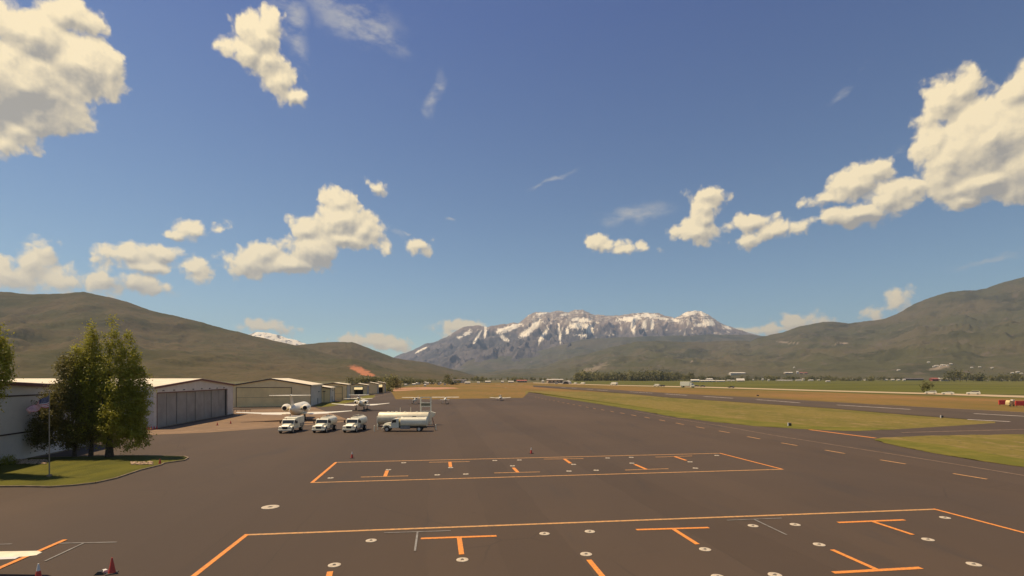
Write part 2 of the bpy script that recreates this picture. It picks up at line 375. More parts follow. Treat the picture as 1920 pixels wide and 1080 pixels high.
m_bark = M_('tree_bark', (.085,.06,.042), .95, var=.3, scale=6, bump=.6)
m_hwall = M_('white_metal_siding', (.62,.56,.48), .6, var=.05, scale=.4, stripes=('X', 1.6), bump=.35)
m_hwall_s = M_('white_metal_siding_side', (.62,.56,.48), .6, var=.05, scale=.4, stripes=('Y', 1.6), bump=.35)
m_h1 = M_('grey_metal_siding', (.74,.67,.59), .6, var=.05, scale=.3, stripes=('X', 1.6), bump=.3)
m_door = M_('grey_hangar_door', (.32,.29,.25), .6, var=.08, scale=.4, stripes=('X', 3.0), bump=.3)
m_tanw = M_('tan_metal_siding', (.92,.68,.35), .6, var=.05, scale=.3, stripes=('X', 2.2), bump=.3)
m_tand = M_('tan_hangar_door', (.94,.68,.31), .6, var=.06, scale=.3, stripes=('X', 3.), bump=.3)
m_roofw = M_('white_metal_roof', (.84,.72,.50), .5, var=.05, scale=.4, stripes=('Y', 1.6), bump=.3)
m_trimd = M_('dark_brown_trim', (.075,.04,.028), .6, var=.1)
m_trimr = M_('dark_red_trim', (.16,.045,.03), .6, var=.1)
m_yelp = M_('sunlit_pale_yellow_panel', (.85,.72,.38), .5, var=.04)
m_hwhite = M_('house_white_siding', (.62,.56,.46), .7, var=.12, scale=.4)
m_htan = M_('house_tan_siding', (.38,.30,.21), .7, var=.15, scale=.4)
m_hroofw = M_('pale_house_roof', (.66,.60,.50), .7, var=.1, scale=.5)
m_hroofd = M_('dark_house_roof', (.12,.10,.09), .8, var=.15, scale=.5)
m_hroofr = M_('red_house_roof', (.34,.11,.08), .8, var=.15, scale=.5)
m_carw = M_('white_car_paint', (.80,.76,.62), .3, var=.02)
m_card = M_('dark_car_paint', (.035,.033,.03), .3, var=.02)
m_fred = M_('flag_red', (.50,.05,.05), .8); m_fwhite = M_('flag_white', (.72,.66,.6), .8); m_fblue = M_('flag_blue', (.03,.035,.10), .8)
m_rock = M_('landscape_stone', (.52,.36,.22), .9, var=.3, scale=5, bump=.4)
m_signred = M_('red_sign_face', (.75,.06,.05), .5); m_signyel = M_('pale_yellow_face', (.80,.62,.28), .5)

def leaf_mat(name, c1, c2):
    m = bpy.data.materials.new(name); m.use_nodes = True; t = m.node_tree; b = t.nodes['Principled BSDF']
    b.inputs['Roughness'].default_value = .55; b.inputs['Specular IOR Level'].default_value = .35
    at = nd(t, 'ShaderNodeAttribute'); at.attribute_name = 'tone'; at.attribute_type = 'GEOMETRY'
    col = mixc(t, at.outputs['Fac'], c1, c2); t.links.new(col, b.inputs['Base Color'])
    tr = nd(t, 'ShaderNodeBsdfTranslucent'); t.links.new(col, tr.inputs[0])
    mx = nd(t, 'ShaderNodeMixShader'); mx.inputs[0].default_value = .42
    t.links.new(b.outputs[0], mx.inputs[1]); t.links.new(tr.outputs[0], mx.inputs[2])
    t.links.new(mx.outputs[0], t.nodes['Material Output'].inputs[0]); return m
m_leaf_poplar = leaf_mat('poplar_leaves', (.25,.238,.03), (.41,.38,.052))
m_leaf_dark = leaf_mat('dark_tree_leaves', (.13,.115,.035), (.22,.195,.055))
m_leaf_far = leaf_mat('far_tree_leaves', (.15,.14,.055), (.22,.20,.07))
m_leaf_far2 = leaf_mat('far_olive_leaves', (.20,.18,.065), (.28,.25,.085))

# ------------------------------------------------------------------ ground setting
b = MB(); S = 20000.; b.add([(-S,-3000,-.30),(S,-3000,-.30),(S,S,-.30),(-S,S,-.30)], [(0,1,2,3)]); struct(b, 'ground', m_valley)
def gsheet(name, mat, px, z, label=None, extra=None, rag=0):
    pts = [g2(x, y) for x, y in px]
    if rag:
        q = []
        for a, c in zip(pts, pts[1:] + pts[:1]):
            k = max(1, min(400, int((c - a).length / (rag * 1.2)))); nn = Vector((-(c-a).y, (c-a).x, 0)).normalized()
            for i in range(k):
                p = a + (c - a) * i / k; q.append(p + nn * rag * (noise.noise(p * .35) * 1.5 + noise.noise(p * 1.3 + Vector((9,3,1)))))
        pts = q
    if extra: pts += [Vector((x, y, 0)) for x, y in extra]
    b = MB(); b.sheet(pts, z); o = struct(b, name, mat, label)
    if o.data.polygons[0].normal.z < 0: o.data.flip_normals()
    return o
# green fields beyond the highway
gsheet('green_field', m_field, [(1060,722),(1060,713.6),(1300,712.6),(2300,712.2),(2300,760)], -.25)
gsheet('far_dry_field', m_gold, [(730,738),(735,728),(800,719),(940,717),(1010,717.2),(1120,722),(1400,730.5),(1920,747),(2300,760),(2300,800),(1400,760),(1180,740),(980,760),(730,760)], -.20)
gsheet('pink_dirt_strip', m_dirt, [(734,730),(744,727),(800,725.6),(850,726),(862,728),(830,729.5),(790,730.5),(752,732.5),(735,733)], -.16)
gsheet('highway', m_hwy, [(1000,718.2),(1000,717.2),(1150,721.6),(1338,725.3),(1556,731.5),(1738,736.2),(1920,741.5),(2300,752),(2300,757),(1920,745.2),(1738,738.8),(1556,733.7),(1338,727.1),(1150,722.8)], -.10)
# the highway carries on over the long valley: dry verge in front is the far_dry_field
gsheet('median_grass', m_median, [(985,733),(1100,734),(1180,737.5),(1259,745),(1340,750.6),(1418,756),(1556,765),(1700,777),(1866,789.5),(1920,791.6),(2300,812),(2300,900),(1920,880),(1700,850),(1200,775),(985,741)], -.12)
gsheet('runway', m_runway, [(1000,722.5),(1100,727),(1180,732.3),(1259,737),(1418,745),(1556,753),(1718,762),(1920,772.3),(2300,790),(2300,830),(1920,796),(1866,794),(1866,789.5),(1700,777),(1556,765),(1418,756),(1340,750.6),(1259,745.5),(1180,738.2),(1100,732),(1000,725)], -.06)
# the apron
gsheet('apron_asphalt', m_asphalt, [(733,733),(742,748.6),(814,748.4),(980,746),(992,735),(1005,736.6),(1025,741.6),(1087,752),(1150,762),(1200,770),(1259,781),(1338,791),(1418,799),(1517,805.3),(1600,808),(1680,805),(1778,799),(1866,793),(1920,788),(2300,790),(2300,818),(1920,814.5),(1800,816),(1725,818),(1649,821),(1638,825),(1685,837),(1752,850),(1834,864),(1920,876),(2500,970)],
       0, extra=[(60,4),(-200,4),(-160,120),(-110,330),(-82,345)])
gsheet('grass_verge', m_medgreen, [(990,735.2),(1005,736.6),(1025,741.6),(1087,752),(1150,762),(1200,770),(1259,781),(1338,791),(1418,799),(1517,805.3),(1600,808.2),(1680,805.2),(1640,802),(1540,800),(1418,789),(1338,781),(1259,771),(1150,755),(1087,747),(1025,738.5)], .012, rag=.5)
gsheet('grass_triangle', m_median, [(1638,825),(1649,821),(1725,818),(1800,816),(1920,814.5),(2300,818),(2300,936),(1920,876),(1834,864),(1752,850),(1685,837)], .03, rag=.28)
gsheet('grass_triangle_edge', m_medgreen, [(1638,825.2),(1646,823),(1700,827),(1780,836),(1860,852),(1960,868),(2300,925),(2300,935.5),(1920,875.6),(1834,863.6),(1752,849.6),(1685,836.6)], .036, rag=.3)
gsheet('concrete_apron', m_concrete, [(262,812),(290,806),(437,779),(440,769),(590,764),(640,782),(660,790),(500,803),(390,811),(268,816)], .006)
gsheet('grass_strip', m_medgreen, [(588,759),(612,755.5),(640,752),(688,741.5),(704,741),(700,746),(676,751),(640,758),(620,762),(596,763.5)], .012)
gsheet('concrete_walk', m_curb, [(30,862),(34,858),(131,841),(150,839),(150,841),(131,843.4),(60,856)], .008)
b = MB()
def strip(b, pts, w, z, closed=False):
    P = [g2(*p) for p in pts]
    if closed: P.append(P[0])
    for i in range(len(P) - 1):
        a, c = P[i], P[i+1]; d = (c - a); d.z = 0; d.normalize(); n = Vector((-d.y, d.x, 0)) * w / 2; e = d * w * .5 * (1 if len(P) > 2 else 0)
        vs = [a - n - e, c - n + e, c + n + e, a + n - e]
        for v in vs: v.z = z
        b.add(vs, [(0, 1, 2, 3)]); z += .0006
    return b
# lawn island beside the trees with its kerb
LAWN = [(-400,905),(-60,914),(0,913.4),(47,913),(94,914),(139,911),(178,906.5),(216,898),(262,882.5),(300,873),(307,869.5),(345,864),(352,859.5),(345,857),(300,856),(234,855.5),(120,858),(30,861),(0,862),(-400,874)]
P = [g2(*p) for p in LAWN]
b = MB(); b.add([(p.x, p.y, .10) for p in P], [tuple(range(len(P)))]); struct(b, 'lawn', m_lawn)
b = MB()
cen = sum(P, Vector()) / len(P)
for i in range(len(P)):
    a, c = P[i], P[(i+1) % len(P)]; d = (c - a).normalized(); n = Vector((d.y, -d.x, 0))
    if n.dot(a - cen) < 0: n = -n
    n *= .11
    vs = [a, c, c + n, a + n]
    b.add([(v.x, v.y, -.02) for v in vs] + [(v.x, v.y, .13) for v in vs], [(4,5,6,7),(0,1,5,4),(2,3,7,6),(1,2,6,5),(3,0,4,7)])
struct(b, 'lawn_kerb', m_curb)

# ------------------------------------------------------------------ painted markings
Z = .010
def mark(name, mat, pts, w, closed=False, z=Z):
    b = MB(); strip(b, pts, w, z, closed); o = struct(b, name, mat); return o
def tee(bar, stem, mat, w=.27, z=.014):
    b = MB(); strip(b, bar, w, z); strip(b, stem, w, z + .004); return struct(b, 'parking_tee_marking', mat)
mark('bay_outline_marking', m_orange2, [(462,1003),(1100,979.2),(1753,955)], .26)
mark('bay_outline_marking', m_orange, [(462,1003),(366,1078),(300,1130)], .26, z=.012)
mark('bay_outline_marking', m_orange, [(1753,955),(1920,999),(2100,1046)], .26, z=.012)
mark('bay_outline_marking', m_orange, [(630,867),(585,905)], .28, z=.013)
mark('bay_outline_marking', m_orange, [(1350,850),(1467,880)], .26, z=.013)
mark('bay_outline_marking', m_orange2, [(630,867),(990,858.6),(1350,850)], .24, z=.009)
mark('bay_outline_marking', m_orange2, [(585,905),(1030,892.4),(1467,880)], .24, z=.009)
for bar, stem in [([(789,1010),(931,1005)],[(861,1008),(865.5,1040)]), ([(1193,993.5),(1329,989.5)],[(1262,992),(1308,1021)]), ([(1571,980),(1696,975)],[(1634,977.5),(1712,1003)]),
                  ([(1562,1074),(1727,1065)],[(1643,1068),(1560,1031)]), ([(1080,1110),(1250,1104)],[(1150,1106),(1104,1050)]), ([(530,1130),(690,1124)],[(606,1126),(619,1072)])]:
    tee(bar, stem, m_orange)
for bar, stem in [([(804.7,867),(881,865.6)],[(843.4,866),(844.7,875.6)]), ([(676.6,894.7),(765.6,892.5)],[(722,893.4),(726,882.5)]), ([(926.6,887),(1012.5,885)],[(971,886),(962.5,877)]),
                  ([(1020,861),(1094,860)],[(1058,860.6),(1069.7,869)]), ([(1172,881.5),(1253.5,879)],[(1212,880.3),(1190,870.8)]), ([(1229,857.2),(1298,855)],[(1264.4,856),(1286.6,863.5)])]:
    b = MB(); strip(b, bar, .20, .014); strip(b, stem, .34, .018); o = b.build('parking_tee_marking', [m_orange2, m_orange]); o['kind'] = 'structure'
    o.data.polygons[1].material_index = 1
for bar, stem in [([(720,999.6),(845,995.6)],[(783,997.6),(778,1034)]), ([(1363,976),(1466,972)],[(1413,974),(1475,1003.5)]), ([(100,1019.6),(219,1017)],[(158,1018.4),(84,1053)]), ([(-90,1024),(22,1020.5)],[(-10,1022),(-90,1060)])]:
    tee(bar, stem, m_greyline, .11, .024)
mark('lead_in_marking', m_orange, [(-120,1122),(0,1065.5),(119,1014)], .25, z=.03)
mark('apron_entry_marking', m_orange, [(1517,805.6),(1642,821.5)], .62, z=.016)
mark('taxilane_edge_marking', m_tanline, [(1190,771.5),(1253,783),(1348,798),(1447,815.6),(1562,834),(1752,864),(1920,891.6),(2400,972)], .16)
mark('connector_centreline_marking', m_tanline, [(1690,811),(1920,805),(2200,802)], .25)
mark('concrete_joint_marking', m_tanline, [(272,813),(400,806),(520,799),(640,789)], .3, z=.014)
mark('faded_line_marking', m_tanline, [(351,799.6),(389,793.8)], .3, z=.016)
mark('faded_line_marking', m_tanline, [(640,757),(700,745),(735,737)], .2, z=.016)
DASH = [(1787,888,1851,898.5),(1650,862.3,1698,870),(1547,844,1584,850.4),(1465,830.5,1495,835.5),(1401,818.6,1425,823),(1348,808,1368,811.5),(1305,800.3,1320.6,803),(1268,793.2,1282,796),(1236,787.2,1247,789.3),(1209,782.2,1218,784),(1183.6,777.8,1193,779.7),
 (1162.5,774,1171,775.6),(1144.5,771,1151,772.3),(1127,768,1133,769),(1112,765.5,1117,766.4),(1098.5,763,1103,763.8),(1085.5,760.6,1090,761.4),(1074,758.5,1078,759.2),(1064,756.6,1067.5,757.3),(1054.5,754.8,1058,755.5),(1045.5,753,1048.5,753.6),(1037,751.3,1040,751.9),(1029.5,749.7,1032,750.2),(1022,748.2,1024.6,748.7),(1015,746.8,1017.5,747.3),(1009,745.5,1011,746),(1003.5,744.3,1005.5,744.8)]
b = MB()
for i, (x0, y0, x1, y1) in enumerate(DASH): strip(b, [(x0, y0), (x1, y1)], .30, .012)
struct(b, 'dashed_taxilane_marking', m_orange2)
for (x0, y0, x1, y1) in [(1826,775.2,2060,787.5),(1570,759,1707,767.4),(1418,749,1500,755),(1319,743,1374,746.5),(1248,738.6,1288,741.2),(1180,734.7,1224,737),(1120,731,1139,732.1),(1100,729.5,1112,730.2),(1072,727.4,1081,727.9),(1052,726.4,1061,726.8)]:
    mark('runway_centreline_marking', m_whiteline, [(x0, y0), (x1, y1)], 1.25 if y0 < 745 else 1.0, z=-.03)
mark('runway_edge_marking', m_whiteline, [(1820,786.6),(1920,791.6),(2300,811)], 1.1, z=-.02)
mark('runway_edge_marking', m_tanline, [(1556,753.4),(1718,762.3),(1920,772.8),(2300,790.6)], .5, z=-.02)
b = MB()
for (x, y, w) in [(962,722.1,9),(978,721.6,8),(934,720.9,8),(950,720.5,7),(948,727,3)]: strip(b, [(x-w/2, y), (x+w/2, y)], 6, -.05)
struct(b, 'runway_threshold_marking', m_whiteline)

# ------------------------------------------------------------------ terrain
TERR = []
def interp(prof, x):
    if x <= prof[0][0]: return prof[0][1]
    for (a, ya), (c, yc) in zip(prof, prof[1:]):
        if x <= c:
            t = (x - a) / (c - a); return ya + (yc - ya) * t
    return prof[-1][1]
def fbm(x, y, o=5, s=0.): return noise.fractal(Vector((x, y, s)), 1.0, 2.0, o)
def ridged(x, y, s=0., o=5):
    v = 0; a = 1; t = 0
    for k in range(o):
        v += a * (1 - abs(noise.noise(Vector((x*2**k + s, y*2**k - s, s*1.7))) * 2)) ; t += a; a *= .5
    return v / t
def terrain(name, prof, x0, x1, step, foot, ridge, rows, amp, lat, pw, mat, seed, attr=None, jag=1.2, back=1.3, side=None):
    cols = int((x1 - x0) / step) + 1; V = []; A = []; nb = 6
    for j in range(rows + nb):
        t = j / (rows - 1) if j < rows else 1 + (j - rows + 1) / nb * (back - 1)
        for i in range(cols):
            px = x0 + i * step; Yf = interp(foot, px); Yr = interp(ridge, px)
            py = interp(prof, px) - jag * (fbm(px / 22., seed, 4)) 
            H = (HY - py) / F * Yr + CAMH
            Y = Yf + (Yr - Yf) * t; X = (px - CX) / F * Y
            if t <= 1:
                base = t ** pw * (1 - .25 * math.sin(math.pi * t))
                w = min(1, t * 4) * min(1, (1 - t) * 5 + .10)
                wx = X + .35 * lat * fbm(X / lat, Y / lat + seed, 3); 
                r = ridged(wx / lat, Y / (lat * 2.6) + seed, seed, 6)
                z = H * (base + amp * w * (r - .62)) + H * .03 * w * fbm(X / (lat*.3), Y / (lat*.3), 3, seed)
            else: z = H * (1 - (t - 1) * 1.6)
            V.append((X, Y, z - 3 * (1 - min(1, t * 8)) - .5))
            if attr: A.append(attr(px, HY - (z - CAMH) / Y * F, X, Y, z, t, H))
    fs = [(j*cols+i, j*cols+i+1, (j+1)*cols+i+1, (j+1)*cols+i) for j in range(rows+nb-1) for i in range(cols-1)]
    me = bpy.data.meshes.new(name); me.from_pydata(V, [], fs); me.materials.append(mat); me.update()
    me.polygons.foreach_set('use_smooth', [True] * len(fs))
    if attr:
        at = me.attributes.new('patch', 'FLOAT', 'POINT'); at.data.foreach_set('value', A)
    o = bpy.data.objects.new(name, me); C.objects.link(o); o['kind'] = 'structure'
    TERR.append(BVHTree.FromPolygons(V, fs)); return o
def hit(px, py):
    d = Vector(((px - CX) / F, 1, (HY - py) / F)).normalized(); best = None
    for t in TERR:
        h = t.ray_cast(Vector((0, 0, CAMH)), d)
        if h[0] is not None and (best is None or h[3] < best[1]): best = (h[0], h[3])
    return best[0] if best else None

def hill_mat(name, cols, patchcol, sc=1.0, bump=.6, high=None):
    m = bpy.data.materials.new(name); m.use_nodes = True; t = m.node_tree; b = t.nodes['Principled BSDF']
    b.inputs['Roughness'].default_value = 1; b.inputs['Specular IOR Level'].default_value = .05
    c = nd(t, 'ShaderNodeTexCoord'); col = cols[0]
    for (cc, s, lo, hi) in cols[1:]:
        n = nd(t, 'ShaderNodeTexNoise'); n.inputs['Scale'].default_value = s * sc; n.inputs['Detail'].default_value = 8; n.inputs['Roughness'].default_value = .62
        t.links.new(c.outputs['Object'], n.inputs['Vector']); col = mixc(t, maprange(t, n.outputs[0], lo, hi), col, cc)
    if high:
        sp = nd(t, 'ShaderNodeSeparateXYZ'); t.links.new(c.outputs['Object'], sp.inputs[0])
        hf = math_(t, 'MULTIPLY_ADD', n.outputs[0], 700., sp.outputs[2]); col = mixc(t, maprange(t, hf, 1450., 1950.), col, high)
    at = nd(t, 'ShaderNodeAttribute'); at.attribute_name = 'patch'
    col = mixc(t, at.outputs['Fac'], col, patchcol); t.links.new(col, b.inputs['Base Color'])
    n = nd(t, 'ShaderNodeTexNoise'); n.inputs['Scale'].default_value = .02 * sc; n.inputs['Detail'].default_value = 7; t.links.new(c.outputs['Object'], n.inputs['Vector'])
    bp = nd(t, 'ShaderNodeBump'); bp.inputs['Strength'].default_value = bump; bp.inputs['Distance'].default_value = 20 / sc
    t.links.new(n.outputs[0], bp.inputs['Height']); t.links.new(bp.outputs[0], b.inputs['Normal'])
    return m
m_hill = hill_mat('sagebrush_hillside', [(.088,.072,.030), ((.066,.061,.022), .004, .4, .62), ((.110,.083,.040), .0016, .42, .62), ((.075,.07,.03), .02, .52, .68), ((.055,.052,.026), .06, .55, .68)], (.50,.19,.09))
m_hill2 = hill_mat('brushy_mountain_slope', [(.082,.080,.042), ((.104,.090,.052), .0012, .42, .6), ((.06,.06,.034), .0028, .48, .64), ((.12,.10,.07), .01, .54, .7)], (.42,.33,.25))
m_timp = hill_mat('grey_limestone_mountain', [(.13,.115,.11), ((.085,.08,.08), .0008, .4, .6), ((.17,.145,.13), .004, .5, .65)], (.92,.83,.64), bump=.8, high=(.24,.185,.145))
m_fore = hill_mat('grey_green_foothill', [(.084,.082,.048), ((.106,.092,.06), .0007, .42, .6), ((.062,.064,.042), .0015, .48, .64)], (.35,.24,.17))

def sm(x, a, b):
    t = max(0, min(1, (x - a) / (b - a))); return t*t*(3-2*t)
# left hill, with a red scar at its foot
def ell(px, py, cx, cy, rx, ry, ang=0.):
    dx, dy = px - cx, py - cy; c, s = math.cos(ang), math.sin(ang); u = (dx*c + dy*s) / rx; v = (-dx*s + dy*c) / ry
    return 1 - math.sqrt(u*u + v*v)
def a_left(px, py, X, Y, z, t, H):
    if t > 1: return 0
    e = ell(px, py, 682, 697, 32, 6.5, .42); n = fbm(X/40., Y/60., 4)
    v = sm(e + .55*n, -.02, .3) * .85
    return v
TL = [(-700,560),(-200,552),(-60,545),(0,547),(60,551.5),(110,549.5),(157,546),(200,556),(240,566),(280,581),(330,592),(400,610),(470,628),(520,640),(560,648),(620,665),(700,690),(760,704),(800,709)]
terrain('left_hill', TL, -700, 800, 3, [(-700,900),(800,1500)], [(-700,3000),(157,3400),(800,3600)], 110, .18, 460., 1.1, m_hill, 3.1, lambda *a: 0, jag=1.0)
TL2 = [(430,712),(500,668),(540,650),(570,645),(600,641.5),(660,641),(690,652),(740,671),(800,680),(850,692),(900,706),(930,713)]
terrain('second_left_hill', TL2, 430, 930, 2, [(430,1500),(930,2300)], [(430,4200),(930,5200)], 90, .18, 520., 1.0, m_hill, 7.7, a_left, jag=.9)
# snowy peak far between the hills
def a_snow2(px, py, X, Y, z, t, H): return sm(fbm(X/160., Y/300., 5) + .25 + (t-.8)*1.2, 0, .25)
terrain('far_snowy_peak', [(380,660),(440,640),(470,624),(485,622),(500,623),(512,628),(530,631),(550,637),(570,643),(640,668)], 380, 640, 1.5, [(0,9000)], [(0,14000)], 70, .3, 700., .9, m_timp, 1.3, a_snow2, jag=3)
# the big snowy massif
SNOW = [(947,618,17,5,-.25),(965,612,12,4,-.2),(1000,613,20,5,-.75),(984,625,13,5,-.5),(1080,610,14,5,.1),(1092,600,20,3.5,.02),(1100,612,14,4,.2),(1106,622,8,4,.4),(1180,597,26,3,-.12),(1215,592,22,4,.05),(1186,600,16,2.5,-.15),(1240,597,16,2,.15),(1268,601,8,3,.2),(1330,605,12,5,.25),(1315,609,12,3,0),(1362,613,10,2.2,.4),(876,625,9,3,-.3),(862,632,6,2,-.2),(1013,588,9,2,-.1),(1056,590,10,2,.05),(1294,588,16,4,-.2),(1318,588,12,4,.5),(1187,612,4,8,.1),(1208,610,4,7,0),(1223,610,3,9,.1),(1049,623,2.4,16,-.12),(1018,630,3,16,.65),(1064,620,3,7,0),(945,634,9,3,.5),(910,620,2.5,10,.1),(895,632,2,12,.55),(790,656,1.6,12,1.1),(1090,628,10,2,.1)]
def a_timp(px, py, X, Y, z, t, H):
    if t > 1.05: return 0
    v = 0; n = fbm(X/90., Y/220., 5); n2 = fbm(X/220., Y/500., 4, 5.)
    for (cx, cy, rx, ry, an) in SNOW:
        if abs(px-cx) < 40 and abs(py-cy) < 40:
            e = ell(px, py, cx, cy, rx*1.15, ry*1.25, an); v = max(v, sm(e + .42*n - (.35*max(0, math.sin(py*1.75 + px*.08 + n2*3)) if ry < 8 else 0), -.02, .12))
    if py < 613:   # ledges of the upper cliffs hold thin snow bands
        band = math.sin(py * 1.9 + n2*2.2 + px*.02); k = sm((613 - py), 0, 14) * (.55 if px < 1260 or px > 1350 else 1)
        v = max(v, k * sm(band + n*1.2, .25, .7) * .75)
    if py < 645: v = max(v, sm(n + .25*n2, .50, .60) * sm(640 - py, 0, 22) * .7)
    return v
TT = [(700,690),(745,667),(760,662),(780,653),(800,645),(820,639),(840,630),(852,622),(868,615),(880,611),(900,609),(912,613),(920,611),(940,608),(962,606),(975,603),(984,596),(990,590),(1005,586),(1020,584.5),(1050,583.5),(1065,586),(1078,582.5),(1092,582),(1100,587),(1115,590),(1140,592),(1160,592),(1180,588.5),(1210,586),(1232,587),(1250,592),(1265,596),(1278,590),(1290,585),(1305,582.5),(1316,584),(1328,589),(1345,602),(1362,610),(1385,619),(1410,627),(1440,634),(1500,660)]
terrain('snowy_mountain', TT, 700, 1500, 1.25, [(0,8500)], [(700,14000),(1100,15500),(1500,15000)], 170, .36, 800., .85, m_timp, 5.2, a_timp, jag=2.2)
# foothills in front of it
def a_none(*a): return 0
terrain('dark_foothill_ridge', [(780,712),(840,690),(880,672),(950,668),(1000,661),(1040,650),(1090,637),(1150,633),(1250,629),(1330,627),(1400,628),(1440,630),(1500,625),(1560,625)], 780, 1600, 3, [(0,6500)], [(0,10500)], 60, .26, 900., .85, m_fore, 9.4, a_none, jag=1.4)
def a_mid(px, py, X, Y, z, t, H):
    n = fbm(X/60., Y/100., 4)
    return max(.7*sm(ell(px, py, 1115, 690, 55, 10, -.35) + .5*n, .3, .8)*.5, sm(ell(px, py, 1297, 678, 3, 1, -.6), 0, .3)*.8)
terrain('brown_foothills', [(830,713),(900,700),(960,692),(1010,690),(1050,676),(1100,664),(1150,650),(1190,640),(1230,639),(1280,642),(1330,640),(1380,638),(1430,642),(1500,636),(1600,640),(1700,650)], 830, 1700, 2.5, [(830,3200),(1700,2600)], [(830,6500),(1700,6800)], 80, .28, 560., .9, m_hill2, 12.3, a_mid, jag=1.2)
def a_right(px, py, X, Y, z, t, H):
    n = fbm(X/50., Y/90., 4)
    v = max(sm(ell(px, py, 1478, 642, 26, 1.4, .06) + .5*n, 0, .4)*.5, sm(ell(px, py, 1580, 643.5, 16, 1.1, -.04) + .4*n, 0, .4)*.8)
    v = max(v, sm(ell(px, py, 1768, 687, 22, 4, -.15) + .8*n, .1, .6)*.55)
    return v
TR = [(1330,690),(1380,655),(1420,634),(1440,629),(1470,622),(1500,612),(1540,604.5),(1560,603),(1590,606),(1620,603),(1640,600.5),(1660,597),(1680,588),(1700,577),(1715,569),(1730,563),(1755,554),(1780,547),(1810,544),(1830,543.5),(1850,540),(1870,532.5),(1895,526),(1920,519),(2000,500),(2300,470),(2600,480)]
terrain('right_mountain', TR, 1330, 2600, 3, [(1330,2600),(1700,2300),(2600,1800)], [(1330,6600),(1900,6000),(2600,4500)], 100, .19, 620., 1.0, m_hill2, 15.8, a_right, jag=1.0)

